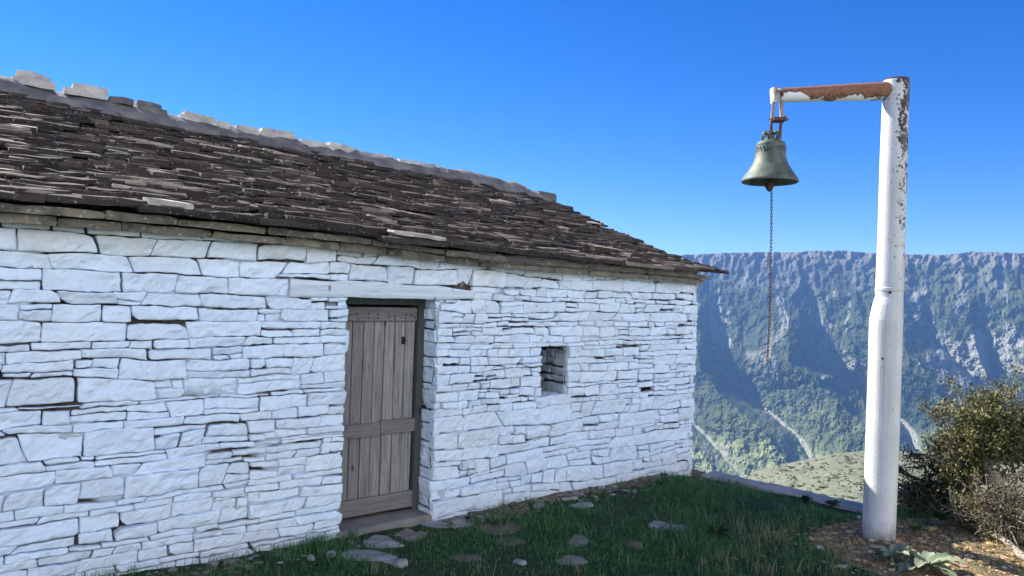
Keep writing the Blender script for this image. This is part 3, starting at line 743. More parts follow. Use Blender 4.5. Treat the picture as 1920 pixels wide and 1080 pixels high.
# ------------------------------------------------------------------ flat stones in the lawn
def flagstone(poly, mat, label, thick=.05, lift=.012, tilt=(0, 0), name='flagstone', group='flat stones lying in the lawn'):
    W = np.array([atg(x, y) for x, y in poly]); c = W.mean(0); loc = W[:, :2]-c[:2]
    # refine the outline
    pts = []
    for i in range(len(loc)):
        a_, b_ = loc[i], loc[(i+1) % len(loc)]
        for t in (0, .25, .5, .75): pts.append(a_*(1-t)+b_*t)
    pts = np.array(pts); n = len(pts); sm = (np.roll(pts, 1, 0)+6*pts+np.roll(pts, -1, 0))/8
    sm = sm*(1+.09*fbm(sm[:, 0]*12+c[0]*9, sm[:, 1]*12, 2, 3)[:, None])
    mb = MB(); rings = []
    for f, z in ((1.03, -.10), (1.015, lift-.006), (.985, lift-.001), (.75, lift), (.4, lift+.002), (.05, lift+.002)):
        q = sm*f; rings.append(np.stack([q[:, 0], q[:, 1], z+.5*(gz(q[:, 0]+c[0], q[:, 1]+c[1])-gzs(c[0], c[1]))+.005*fbm(q[:, 0]*9+c[0], q[:, 1]*9+c[1], 3, 7)*(z > 0)], -1))
    P = np.array(rings); P = np.concatenate([P, P[:, :1]], 1); mb.grid(P, flip=False)
    o = mb.build(name, mat, smooth=False); o.location = (c[0], c[1], gzs(c[0], c[1])); tag(o, label, 'stone', group); return o
M['flag_pale'] = mat_pale_stone('limed_flagstone', (.15, .15, .145), (.36, .37, .38)); M['flag_grey'] = mat_pale_stone('grey_flagstone', (.15, .14, .12), (.27, .25, .22)); M['flag_moss'] = mat_pale_stone('earthy_flagstone', (.075, .068, .05), (.15, .13, .10))
flagstone([(775, 981), (815, 966), (868, 964), (889, 976), (880, 989), (838, 990), (800, 988)], M['flag_pale'], 'large lime splashed flagstone right in front of the door step', lift=.006)
flagstone([(728, 1003), (760, 990), (792, 990), (801, 1003), (780, 1017), (740, 1018)], M['flag_grey'], 'bare grey brown flagstone between two lime splashed ones by the door', lift=.006)
flagstone([(682, 1018), (700, 1004), (726, 1006), (745, 1019), (758, 1024), (722, 1028), (690, 1028)], M['flag_pale'], 'pale flagstone beside the left end of the door step', lift=.006)
flagstone([(642, 1046), (655, 1033), (700, 1033), (735, 1041), (762, 1056), (752, 1066), (715, 1053), (672, 1052)], M['flag_pale'], 'long whitish flagstone nearest the bottom edge below the door', lift=.006)
flagstone([(1062, 1014), (1078, 1003), (1099, 1005), (1105, 1017), (1090, 1027), (1070, 1025)], M['flag_grey'], 'small rounded grey flagstone in the middle of the lawn', lift=.006)
flagstone([(1038, 1053), (1060, 1042), (1090, 1043), (1103, 1055), (1080, 1060), (1050, 1060)], M['flag_grey'], 'grey flagstone low in the grass nearer than the rounded one', lift=.006)
flagstone([(1184, 979), (1215, 974), (1262, 980), (1300, 990), (1285, 1000), (1235, 995)], M['flag_pale'], 'broad bluish flagstone alone in the grass toward the post', lift=.006)
flagstone([(925, 1016), (945, 1007), (972, 1009), (984, 1018), (958, 1024)], M['flag_moss'], 'small earthy flagstone half sunk in the grass', lift=.006)
flagstone([(892, 992), (915, 978), (958, 978), (982, 990), (960, 1002), (912, 1003)], M['flag_moss'], 'wide brown flagstone right of the lime splashed step stone', lift=.006)
flagstone([(838, 1048), (862, 1040), (896, 1041), (905, 1050), (870, 1055)], M['flag_moss'], 'thin brown flagstone in the grass below the step stones', lift=.006)
flagstone([(1066, 948), (1085, 942), (1110, 943), (1114, 950), (1090, 955)], M['flag_pale'], 'small pale flagstone close to the wall foot below the window', lift=.006)
flagstone([(930, 962), (955, 950), (985, 953), (990, 962), (960, 969)], M['flag_moss'], 'brown flagstone against the wall foot right of the door', lift=.006)
def loose(x, y, sz, mat, label, name='loose_stone', rot=None):
    p = atg(x, y); mb = MB(); lump(mb, (0, 0, sz[2]*.32), sz, rng, rot=random.uniform(0, 3) if rot is None else rot, flat=.7); o = mb.build(name, mat, smooth=True); o.location = tuple(p); return tag(o, label, 'stone', 'loose stones near the chapel')
loose(620, 1044, (.07, .055, .05), M['flag_pale'], 'little white stone in the grass left of the whitish flagstone')
loose(583, 1050, (.06, .05, .04), M['flag_pale'], 'leftmost little white stone near the wall foot')
loose(752, 1062, (.10, .07, .05), M['flag_pale'], 'pale lump on the end of the long whitish flagstone')
loose(877, 975, (.07, .05, .035), M['nail'], 'black stone lying on the lime splashed step stone')
loose(851, 981, (.08, .05, .03), M['flag_grey'], 'grey stone lying on the lime splashed step stone')
loose(975, 1057, (.09, .06, .03), M['flag_pale'], 'narrow pale stone in the grass near the bottom edge')
loose(1190, 1028, (.12, .08, .05), M['flag_moss'], 'dark earthy stone in the lawn below the bluish flagstone')

# rubble and clods along the wall foot, and chips on the soil: nobody could count them
rb = MB(); rs = np.random.default_rng(6)
def clod(mb, c, s, rs, m):
    V = np.array([(1, 0, 0), (0, 1, 0), (-1, 0, 0), (0, -1, 0), (.7, .7, .5), (-.7, .7, .5), (-.7, -.7, .5), (.7, -.7, .5), (0, 0, .8)], float)
    V = V*(1+rs.uniform(-.35, .35, V.shape))*np.array([s, s*rs.uniform(.5, .9), s*rs.uniform(.4, .8)]); r = rs.uniform(0, 6.3); cr, sr = math.cos(r), math.sin(r)
    V = np.stack([V[:, 0]*cr-V[:, 1]*sr, V[:, 0]*sr+V[:, 1]*cr, V[:, 2]], -1)+c
    mb.add(V, [(0, 1, 4), (1, 2, 5), (2, 3, 6), (3, 0, 7), (4, 1, 5), (5, 2, 6), (6, 3, 7), (7, 0, 4), (4, 5, 8), (5, 6, 8), (6, 7, 8), (7, 4, 8)], m)
for k in range(520):
    x = rs.uniform(3.35, 6.75); y = -.05-abs(rs.normal(0, .12)); s = float(np.clip(rs.lognormal(-4.0, .6), .008, .06))
    clod(rb, np.array([x, y, gzs(x, y)]), s, rs, int(rs.choice([0, 1, 2, 2, 2])))
for k in range(160):
    x = rs.uniform(.6, 2.6); y = -.05-abs(rs.normal(0, .12)); s = float(np.clip(rs.lognormal(-4.0, .6), .008, .055)); clod(rb, np.array([x, y, gzs(x, y)]), s, rs, int(rs.choice([0, 1, 2, 2])))
tag(rb.build('rubble', [M['flag_pale'], M['flag_grey'], M['flag_moss']]), 'small rubble and clods strewn along the wall foot', 'rubble', kind='stuff')
chp = MB(); q = at(1800, 1040, 2, 0); M['chip_a'] = mat_plain('dry_chip', (.36, .25, .12)); M['chip_b'] = mat_plain('brown_chip', (.17, .11, .06)); M['chip_c'] = mat_plain('pale_chip', (.5, .44, .34))
for k in range(2600):
    if k < 1900: x, y = q[0]+rs.normal(0, .75), q[1]+rs.normal(0, .42)
    else: x, y = POLE_XY[0]+rs.normal(-.1, .28), POLE_XY[1]+rs.normal(0, .24)
    s = float(np.clip(rs.lognormal(-4.25, .5), .006, .04)); clod(chp, np.array([x, y, gzs(x, y)-.002]), s, rs, int(rs.choice([0, 0, 1, 1, 2], p=[.3, .2, .2, .22, .08])))
tag(chp.build('wood_chips', [M['chip_a'], M['chip_b'], M['chip_c']]), 'brown wood chips and dry litter on the bare soil by the post', 'litter', kind='stuff')

# ------------------------------------------------------------------ grass
def blades(name, X, Y, Hh, Wd, mat, lean=.5, seed=1, label=None):
    rs = np.random.default_rng(seed); n = len(X); Z = gz(X, Y)
    a = rs.uniform(0, 2*math.pi, n); la_ = rs.uniform(0, 2*math.pi, n); ln = rs.gamma(2, lean/2, n)*Hh
    sx, sy = np.cos(a)*Wd*.5, np.sin(a)*Wd*.5; lx, ly = np.cos(la_)*ln, np.sin(la_)*ln
    V = np.zeros((n, 5, 3))
    V[:, 0] = np.stack([X-sx, Y-sy, Z-.01], -1); V[:, 1] = np.stack([X+sx, Y+sy, Z-.01], -1)
    V[:, 2] = np.stack([X-sx*.7+lx*.35, Y-sy*.7+ly*.35, Z+Hh*.6], -1); V[:, 3] = np.stack([X+sx*.7+lx*.35, Y+sy*.7+ly*.35, Z+Hh*.6], -1)
    V[:, 4] = np.stack([X+lx, Y+ly, Z+Hh*np.maximum(.35, 1-.3*(ln/Hh)**2)], -1)
    b = (np.arange(n)*5)[:, None]
    Q = (b+np.array([0, 1, 3, 2])); T = (b+np.array([2, 3, 4]))
    me = bpy.data.meshes.new(name); me.from_pydata(V.reshape(-1, 3).tolist(), [], Q.tolist()+T.tolist()); me.materials.append(mat)
    o = link(bpy.data.objects.new(name, me)); tag(o, label, 'grass', kind='stuff'); return o
M['grass'] = mat_leaf('lawn_blade', [(0, (.018, .080, .028)), (.5, (.042, .15, .052)), (.85, (.10, .22, .08)), (1, (.22, .27, .12))], .3)
M['dry'] = mat_leaf('dry_stalk', [(0, (.09, .12, .05)), (.6, (.20, .21, .11)), (1, (.36, .33, .20))], .3)
FLAGS = [(o.location.x, o.location.y, max(o.dimensions.x, o.dimensions.y)*.5 if False else .0) for o in COL.objects if o.name.startswith('flagstone')]
def flag_block(X, Y):
    blk = np.zeros(len(X), bool)
    for o in COL.objects:
        if not o.name.startswith('flagstone'): continue
        co = np.array([v.co for v in o.data.vertices]); n = len(co)//6; ring = co[2*(len(co)//6):3*(len(co)//6)-1, :2]*.82+np.array(o.location)[:2]
        x, y = X[:, None], Y[:, None]; xa, ya = ring[:, 0], ring[:, 1]; xb, yb = np.roll(xa, -1), np.roll(ya, -1)
        cross = ((ya > y) != (yb > y)) & (x < (xb-xa)*(y-ya)/(yb-ya+1e-12)+xa); blk |= (cross.sum(1) % 2 == 1)
    return blk
rs = np.random.default_rng(3)
n = 150000; X = rs.uniform(.3, 8.8, n); Y = rs.uniform(-4.2, -.02, n)
den = .6+.6*fbm(X*1.6, Y*1.6, 3, 12)+.25*vnoise(X*6, Y*6, 31)
den = den*(1-.93*sstep(.25, .6, dirt_mask(X, Y)+.3*vnoise(X*7, Y*7, 8)))
keep = (rs.random(n) < np.clip(den, .04, 1)) & (X < edge_x(Y)-.12) & ~flag_block(X, Y) & ~((X > DL-.1) & (X < DR+.1) & (Y > -.12))
X, Y = X[keep], Y[keep]; H = (.030+.045*np.clip(fbm(X*2.2, Y*2.2, 3, 41)+.4, 0, 1.4))*rs.uniform(.5, 1.4, len(X))
H = H*(1+.9*sstep(-3.0, -3.6, Y)*(X > 2.2))
blades('lawn_grass', X, Y, H, rs.uniform(.003, .006, len(X)), M['grass'], .7, 2, 'short dark green grass of the shaded lawn')
# taller tufts
X, Y, H = [], [], []
def tuft(x, y, k, r, h):
    p = atg(x, y)
    for _ in range(k):
        a_ = rs.uniform(0, 6.28); d = abs(rs.normal(0, r)); X.append(p[0]+d*math.cos(a_)); Y.append(p[1]+d*math.sin(a_)); H.append(h*rs.uniform(.5, 1.2))
for x, y, k, r, h in ((600, 1030, 200, .09, .10), (660, 1012, 60, .05, .09), (985, 985, 120, .12, .12), (1060, 985, 90, .12, .11), (1030, 1000, 100, .12, .12), (1120, 965, 80, .12, .1), (960, 1015, 70, .1, .1), (1240, 960, 70, .15, .09), (540, 1045, 120, .1, .08), (640, 1070, 130, .12, .09), (460, 1068, 80, .1, .07)): tuft(x, y, k, r, h)
blades('grass_tufts', np.array(X), np.array(Y), np.array(H), rs.uniform(.003, .0055, len(X)), M['grass'], .6, 5, 'taller green grass tufts near the door and wall foot')
X, Y, H = [], [], []
for _ in range(62):
    x = rs.normal(1440, 120); y = rs.uniform(985, 1085)
    if x > 1600 and y < 1050: continue
    tuft(x, y, int(rs.integers(6, 22)), .04, rs.uniform(.07, .19))
for x, y in ((1230, 1010), (1180, 1060), (1260, 1050), (940, 985), (1000, 975), (700, 1075), (900, 1075), (1085, 1080)): tuft(x, y, 14, .06, .13)
blades('dry_grass', np.array(X), np.array(Y), np.array(H), rs.uniform(.0025, .0045, len(X)), M['dry'], .45, 6, 'tall pale dry grass stalks in front of the post')

# ------------------------------------------------------------------ shrubs
class Plant:
    def __init__(s, seed): s.r = np.random.default_rng(seed); s.w = MB(); s.LV = []; s.nl = 0
    def limb(s, p, d, L, r, lev, cfg):
        r_ = s.r; k = 5 if L > .15 else 4; pts = [np.array(p)]; d = np.array(d, float); d /= np.linalg.norm(d)
        for i in range(k):
            d = d+r_.normal(0, cfg['wig'], 3)+np.array([0, 0, cfg['up']*(.5 if lev else 1)]); d /= np.linalg.norm(d); pts.append(pts[-1]+d*L/k)
        rad = np.linspace(r, r*.45, k+1); s.w.tube(pts, rad, 6 if r > .01 else 4)
        if lev == cfg['lev']-1:
            for _ in range(cfg['leaves']): s.leaf(lerp3(pts[int(r_.integers(0, k))], pts[-1], r_.random()), cfg)
        if lev >= cfg['lev']:
            for _ in range(cfg['leaves']): s.leaf(pts[-1] if r_.random() < .35 else lerp3(pts[int(r_.integers(0, k))], pts[-1], r_.random()), cfg)
            return
        for c in range(cfg['kids'][lev]):
            f = r_.uniform(cfg['from'], 1.0) if c else 1.0; i = min(k-1, int(f*k)); q = lerp3(pts[i], pts[i+1], f*k-i if f < 1 else 1)
            nd = d*cfg['keep']+r_.normal(0, 1, 3)*cfg['spread']+cfg['bias']; s.limb(q, nd, L*r_.uniform(.32, .6), max(.0026, r*.5*r_.uniform(.7, 1)), lev+1, cfg)
    def leaf(s, p, cfg):
        r_ = s.r; p = np.array(p)+r_.normal(0, cfg['lj'], 3); a = r_.normal(0, 1, 3); a /= np.linalg.norm(a); b = np.cross(a, r_.normal(0, 1, 3)); b /= np.linalg.norm(b)
        L = cfg['ls']*r_.uniform(.6, 1.3); W = L*cfg.get('lw', .5)
        s.LV.append([p, p+a*L*.45+b*W*.5, p+a*L, p+a*L*.55-b*W*.5])
    def build(s, name, loc, matw, matl, label, cat, group=None):
        o = empty(name, loc); tag(o, label, cat, group); s.w.build('trunk', matw, o, smooth=True)
        if s.LV:
            m = MB(); V = np.array(s.LV).reshape(-1, 3); m.add(V, [(4*i, 4*i+1, 4*i+2, 4*i+3) for i in range(len(s.LV))]); m.build('crown', matl, o)
        return o
def lerp3(a, b, t): return np.asarray(a)*(1-t)+np.asarray(b)*t
M['bark'] = mat_plain('grey_bark', (.30, .255, .20), .95, 0, .5, 20); M['bark_dark'] = mat_plain('dark_bark', (.07, .058, .05), .95, 0, .5, 20)
M['leaf_olive'] = mat_leaf('olive_leaf', [(0, (.028, .036, .012)), (.45, (.085, .09, .028)), (.8, (.17, .165, .06)), (1, (.30, .26, .11))], .3)
M['leaf_dark'] = mat_leaf('dark_leaf', [(0, (.018, .028, .012)), (.6, (.04, .055, .02)), (1, (.09, .10, .035))], .25)
M['leaf_brown'] = mat_leaf('brown_leaf', [(0, (.03, .032, .014)), (.5, (.07, .065, .03)), (.8, (.14, .085, .06)), (1, (.13, .14, .05))], .25)

b0 = atg(1792, 968); dep0 = float((b0-CAM) @ F2)
def loc(x, y, d, b): return atd(x, y, d)-b
P1 = Plant(3)
cfg = dict(wig=.16, up=.08, lev=3, leaves=4, kids=[6, 5, 4], keep=.9, spread=.55, bias=np.array([0, 0, .18]), ls=.033, lj=.03, lw=.55)
cfg['from'] = .3
P1.w.tube([(0, 0, -.1), (.0, .01, .12), loc(1790, 905, dep0, b0), loc(1792, 890, dep0, b0)], [.07, .062, .052, .045], 10)
for x0, y0, x1, y1, dd, r in ((1790, 908, 1822, 790, 0, .030), (1800, 890, 1870, 850, -.2, .02), (1790, 900, 1770, 870, -.1, .016), (1795, 900, 1840, 840, -.15, .02), (1790, 930, 1840, 890, -.2, .018), (1790, 930, 1880, 900, -.1, .018),  (1790, 895, 1800, 765, .1, .02), (1790, 900, 1812, 800, .2, .02), (1790, 900, 1895, 850, .1, .02), (1800, 890, 1925, 820, .1, .02), (1800, 890, 1870, 765, .2, .02), (1800, 890, 1860, 770, .1, .02), (1790, 905, 1850, 800, .15, .026), (1792, 900, 1800, 800, -.1, .022), (1792, 895, 1880, 830, -.05, .024), (1790, 900, 1785, 850, .2, .02), (1805, 880, 1905, 790, .25, .02), (1800, 890, 1838, 745, .1, .022)):
    A = loc(x0, y0, dep0, b0); B = loc(x1, y1, dep0+dd, b0); L = np.linalg.norm(B-A)
    P1.limb(A, B-A, L*.72, r, 0, cfg)
cfgd = dict(cfg, leaves=2, kids=[6, 5, 3], up=-.02, bias=np.array([0, 0, .0]), spread=.5, ls=.024)
P1.build('leafy_shrub', tuple(b0), M['bark'], M['leaf_olive'], 'tallest olive green shrub with pale bare stems right of the white post', 'shrub', 'shrubs at the terrace edge')
b1 = atg(1778, 968); P2 = Plant(9)
P2.w.tube([(0, 0, -.1), loc(1781, 930, dep0+.1, b1), loc(1780, 905, dep0+.1, b1)], [.045, .04, .03], 8)
for x1, y1, dd in ((1700, 862, .1), (1720, 845, .2), (1740, 835, 0), (1715, 905, -.1), (1735, 860, .3), (1700, 925, .25), (1750, 850, .0), (1725, 930, 0)):
    A = loc(1780, 912, dep0+.1, b1); B = loc(x1, y1, dep0+.1+dd, b1); P2.limb(A, B-A, np.linalg.norm(B-A)*.95, .022, 0, cfgd)
P2.build('bare_shrub', tuple(b1), M['bark_dark'], M['leaf_dark'], 'dark sparse shrub with tangled bare twigs just right of the post', 'shrub', 'shrubs at the terrace edge')
b2 = atg(1880, 985); d2 = float((b2-CAM) @ F2); P3 = Plant(14)
P3.w.tube([(0, 0, -.1), loc(1874, 950, d2, b2), loc(1868, 915, d2, b2), loc(1858, 885, d2, b2), loc(1850, 862, d2, b2)], [.085, .075, .068, .062, .05], 10)
P3.w.tube([loc(1868, 915, d2, b2), loc(1885, 895, d2, b2), loc(1930, 882, d2, b2)], [.03, .024, .016], 8)
for x1, y1, dd in ((1880, 800, .1), (1920, 790, 0), (1945, 820, .2), (1905, 840, -.2), (1960, 860, 0), (1850, 840, .15), (1840, 850, -.1), (1915, 870, .1)):
    A = loc(1853, 868, d2, b2); B = loc(x1, y1, d2+dd, b2); P3.limb(A, B-A, np.linalg.norm(B-A)*.9, .018, 0, dict(cfg, leaves=9))
P3.build('gnarled_shrub', tuple(b2), M['bark'], M['leaf_olive'], 'shrub on a thick gnarled trunk at the right edge of the view', 'shrub', 'shrubs at the terrace edge')
for (x, y, wpx, hpx, sd, ml, lab, cnt) in ((1900, 1018, 95, 110, 21, 'leaf_brown', 'low brown twiggy bush under the gnarled trunk', 34), (1850, 1000, 70, 80, 22, 'leaf_olive', 'pale green leafy bush at the foot of the tallest shrub', 26), (1735, 955, 105, 40, 23, 'leaf_dark', 'dark green mat of leaves in the shade behind the post', 46)):
    b = atg(x, y); d = float((b-CAM) @ F2); P4 = Plant(sd); rr = P4.r
    for k in range(cnt):
        B = loc(x+rr.normal(0, wpx*.42), y-hpx*rr.uniform(.35, 1), d+rr.normal(0, .18), b); A = np.array([rr.normal(0, wpx*.2/CF*d), rr.normal(0, .1), 0])
        P4.limb(A, B-A, np.linalg.norm(B-A)*.75, .008, 1, dict(cfg, kids=[4, 4, 3], leaves=8, ls=.024, up=.03))
    P4.build('low_bush', tuple(b), M['bark'], M[ml], lab, 'bush', 'low bushes round the shrubs')
# fallen branch
fb = MB(); A, B = atg(1862, 1010), atg(1935, 1068); d = B-A
fb.tube([np.array([0, 0, .03]), d*.3+[0, 0, .06], d*.7+[0, 0, .04], d+[0, 0, .05]], [.022, .026, .028, .03], 9); o = fb.build('fallen_branch', M['bark'], smooth=True); o.location = tuple(A); tag(o, 'bare grey fallen branch on the soil in the lower right corner', 'branch')
fb = MB(); A, B = atg(1735, 985), atg(1850, 1002); d = B-A
fb.tube([np.array([0, 0, .02]), d*.4+[0, 0, .05], d*.8+[0, 0, .04], d+[0, 0, .03]], [.02, .024, .022, .018], 8); o = fb.build('fallen_branch', M['bark_dark'], smooth=True); o.location = tuple(A); tag(o, 'dark thin fallen branch in the shade right of the post foot', 'branch')

# broad-leaved rosettes
M['mullein'] = mat_leaf('felted_leaf', [(0, (.13, .17, .10)), (.6, (.20, .24, .15)), (1, (.27, .29, .19))], .15); M['weed'] = mat_leaf('weed_leaf', [(0, (.06, .11, .03)), (1, (.16, .20, .06))], .3)
def rosette(x, y, n, L, name, mat, label, seed, upr=(.2, 1.0), wr=.36):
    rs = np.random.default_rng(seed); b = atg(x, y); o = empty(name, tuple(b)); tag(o, label, 'plant')
    lv = MB()
    for k in range(n):
        a = k*2.4+rs.normal(0, .2); el = rs.uniform(*upr); l = L*rs.uniform(.6, 1.1); d = np.array([math.cos(a), math.sin(a), 0]); sd = np.array([-math.sin(a), math.cos(a), 0])
        P = []
        for t in np.linspace(0, 1, 9):
            e_ = el-t*t*.9; c = d*l*t*math.cos(el*.8)+np.array([0, 0, l*(math.sin(el)*t-.45*t*t)+.03]); wdt = l*wr*math.sin(math.pi*(t*.86+.09))**.8
            P.append([c+sd*wdt*q*.5+np.array([0, 0, abs(q)*wdt*.18+.006*math.sin(t*22+q*3)]) for q in (-1, -.5, 0, .5, 1)])
        lv.grid(np.array(P))
    lv.build('leaf', mat, o, smooth=True); s_ = MB(); s_.tube([(0, 0, -.03), (0, 0, .05)], .014, 8); s_.build('stem', mat, o); return o
rosette(1672, 1054, 12, .21, 'mullein', M['mullein'], 'grey green broad leaved rosette below the post, the left one', 2)
rosette(1738, 1070, 14, .27, 'mullein', M['mullein'], 'larger grey green broad leaved rosette at the bottom edge', 3)
rosette(1718, 1003, 12, .11, 'weed', M['weed'], 'small bright green leafy weed just right of the post foot', 4, (.5, 1.3))
rosette(1510, 945, 12, .10, 'weed', M['leaf_dark'], 'small dark weed on the terrace edge left of the post', 5, (.6, 1.35))
rosette(1560, 955, 14, .12, 'weed', M['leaf_brown'], 'dark brownish weed on the terrace edge next to the post', 6, (.6, 1.35))
rosette(1345, 1010, 16, .13, 'weed', M['leaf_dark'], 'dark clump of leaves in the middle of the lawn', 7, (.4, 1.3), .22)

# ------------------------------------------------------------------ far land
def polar(th, r, z): 
    d = F0[None]*np.cos(th).ravel()[:, None]+R0[None]*np.sin(th).ravel()[:, None]
    P = CAM[None]*[1, 1, 0]+d*r.ravel()[:, None]; P[:, 2] = z.ravel(); return P.reshape(*th.shape, 3)
def px_dir(x, y):
    """heading and elevation of a photo point"""
    d = ray(x, y); fx, rx = d@F0, d@R0; return math.atan2(rx, fx), math.atan2(d[2], math.hypot(fx, rx))
# unseen pale slope added behind the viewer to bounce sun onto the shaded wall
xs_ = np.linspace(-120, 75, 90); ys_ = np.linspace(-15.5, -110, 80); X_, Y_ = np.meshgrid(xs_, ys_, indexing='ij')
Z_ = .78+1.15*(-15.5-Y_)*sstep(75, 45, X_)+1.2*fbm(X_/9, Y_/9, 4, 5)*sstep(-15.5, -25, Y_)+2.5*fbm(X_/30, Y_/30, 3, 8)*sstep(-15.5, -35, Y_)-.6*np.maximum(X_-14, 0)*sstep(-60, -15, Y_)
rs_ = MB(); rs_.grid(np.stack([X_, Y_, Z_], -1), flip=True)
t = NT('bounce_slope_rock'); n = t.noise(.12, 6, .65); n2 = t.noise(1.2, 5, .7)
c = t.mix(t.ramp(n2, [(.35, 0), (.65, 1)]), (.46, .48, .51), (.64, .66, .69)); c = t.mix(t.ramp(n, [(.66, 0), (.72, .7)]), c, (.13, .14, .06)); t.color(c); t.bump(n2, .8, .3)
tag(rs_.build('bounce_slope', t.m, smooth=True), kind='structure')
# valley floor to the horizon
va = MB(); th = np.linspace(0, 2*math.pi, 97); rr = np.array([0, 200, 500, 900, 1400, 2200, 4000, 7000])
TH, RR = np.meshgrid(th, rr, indexing='ij'); va.grid(polar(TH, RR, -345+0*RR+12*fbm(TH*3, RR/300, 3, 3)*(RR > 300)), flip=False)
t = NT('valley_floor'); n = t.noise(.012, 5, .6); t.color(t.ramp(n, [(.3, (.04, .06, .025)), (.6, (.11, .13, .055)), (.75, (.2, .19, .1))]))
tag(va.build('valley', t.m, smooth=True), kind='structure')

# grassy hill shoulder below the terrace
hx_, he_ = zip(*[px_dir(x, y) for x, y in ((1200, 935), (1300, 915), (1345, 902), (1385, 893), (1450, 874), (1560, 851), (1620, 844), (1740, 848), (1920, 850), (2300, 870))])
th = np.concatenate([np.linspace(-1.6, .1, 30)[:-1], np.linspace(.1, .8, 150), np.linspace(.8, 2.2, 30)[1:]]); rr = np.concatenate([np.linspace(9.5, 90, 30)[:-1], np.linspace(90, 320, 110), np.linspace(320, 800, 30)[1:]])
TH, RR = np.meshgrid(th, rr, indexing='ij')
ec = np.interp(TH, hx_, he_); RC = 300.0
Z = 1.85+RR*np.tan(ec)-11*(1-RR/RC)*(RR < RC)+1.3*fbm(TH*9, RR/40, 3, 5)*sstep(40, 120, RR)*sstep(RC+20, RC-80, RR)
Z = Z-np.maximum(RR-RC, 0)*.55
t = NT('dry_meadow'); n = t.noise(.05, 6, .65); n2 = t.noise(.6, 5, .7); n3 = t.noise(.25, 3)
c = t.mix(t.ramp(n, [(.35, 0), (.65, 1)]), (.125, .135, .082), (.18, .185, .125)); c = t.mix(t.ramp(n2, [(.48, 0), (.62, .8)]), c, (.065, .075, .04)); c = t.mix(t.ramp(n3, [(.62, 0), (.7, .6)]), c, (.27, .26, .22))
t.color(c); t.bump(n2, .8, .8)
hm = MB(); hm.grid(polar(TH, RR, Z), flip=False); tag(hm.build('hillside', t.m, smooth=True), kind='structure')
# low scrub on the shoulder
sc = MB(); rs = np.random.default_rng(8)
for k in range(1700):
    a = rs.uniform(.2, .78); r = rs.uniform(80, 300); e_ = float(np.interp(a, hx_, he_)); z = 1.85+r*math.tan(e_)-11*(1-r/RC)
    P = polar(np.array([[a]]), np.array([[r]]), np.array([[z]])).reshape(3); s = float(np.clip(rs.lognormal(-1.25, .5), .15, .8))
    if r > 285: continue
    for j in range(3): clod(sc, P+np.array([rs.normal(0, s*.6), rs.normal(0, s*.6), -.3*s+rs.uniform(-.4, .5)]), s, rs, int(rs.integers(0, 2)))
tag(sc.build('scrub', [mat_plain('scrub_green', (.075, .085, .04), sc=3), mat_plain('scrub_olive', (.12, .115, .055), sc=3)]), 'low olive scrub dotted over the sunlit grassy hill shoulder', 'scrub', kind='stuff')

# mountain across the valley, its gullies where the photo has them
GUL = [[(1130, 480), (1120, 700), (1230, 860), (1300, 960)],
       [(1235, 480), (1215, 600), (1230, 700), (1300, 800), (1400, 900)],
       [(1325, 490), (1340, 560), (1345, 627), (1350, 691), (1408, 751), (1467, 802), (1506, 840), (1570, 930)],
       [(1515, 490), (1525, 520), (1520, 605), (1552, 685), (1625, 738), (1690, 800), (1725, 855), (1780, 940)],
       [(1700, 490), (1722, 546), (1757, 653), (1829, 717), (1900, 770), (1990, 850), (2060, 940)],
       [(1830, 490), (1838, 560), (1850, 640), (1868, 720), (1925, 790), (2010, 860), (2080, 940)],
       [(1975, 490), (1985, 580), (2010, 680), (2090, 780), (2200, 940)],
       [(2160, 490), (2170, 600), (2220, 720), (2330, 940)]]
cx_, ce_ = zip(*[px_dir(x, y) for x, y in ((600, 500), (1000, 488), (1200, 480), (1310, 476), (1380, 473), (1480, 472), (1540, 470), (1600, 471), (1660, 474), (1720, 478), (1790, 475), (1850, 471), (1890, 473), (1920, 475), (2100, 470), (2500, 500))])
EB = R(-14.3)
na, nt = 760, 420
th = np.concatenate([np.linspace(-.75, .2, 90)[:-1], np.linspace(.2, .68, na), np.linspace(.68, 1.45, 90)[1:]]); tt = np.linspace(-.12, 1.06, nt)
TH, TT = np.meshgrid(th, tt, indexing='ij')
EC = np.interp(TH, cx_, ce_)
RB = 2000-560*np.clip(TT, 0, 1)-470*sstep(.52, 1.08, TT)
EL = EC+(EB-EC)*np.clip(TT, 0, 1.06)
# gully headings at each elevation row
elev_row = R(3.4)+(EB-R(3.4))*tt
G = []
for g_ in GUL:
    hd = [px_dir(x, y) for x, y in g_]; hd = sorted([(e_, h_) for h_, e_ in hd]); G.append(np.interp(elev_row, [e_ for e_, h_ in hd], [h_ for e_, h_ in hd]))
G = np.array(G)                                                     # (ng, nt)
wob = .006*fbm(TT*7, TH*6, 3, 61)+.0022*fbm(TT*22, TH*20, 2, 62)
THW = TH+wob
disp = np.zeros_like(TH); dg = np.full_like(TH, 9.0); spur = np.zeros_like(TH)
for i in range(len(G)-1):
    a, b = G[i][None], G[i+1][None]; f = (THW-a)/np.maximum(b-a, .01); ins = (f >= 0) & (f < 1)
    pk = .70; up_ = np.clip(f/pk, 0, 1); dn = np.clip((1-f)/(1-pk), 0, 1); sp = np.minimum(up_, dn); sp = sp**.9
    spur = np.where(ins, sp*np.clip((b-a)/.07, .5, 1.6), spur)
for i in range(len(G)): dg = np.minimum(dg, np.abs(THW-G[i][None]-.0028))
am = 155*sstep(.06, .52, TT)*(1-.85*sstep(.66, .95, TT))
disp -= am*spur
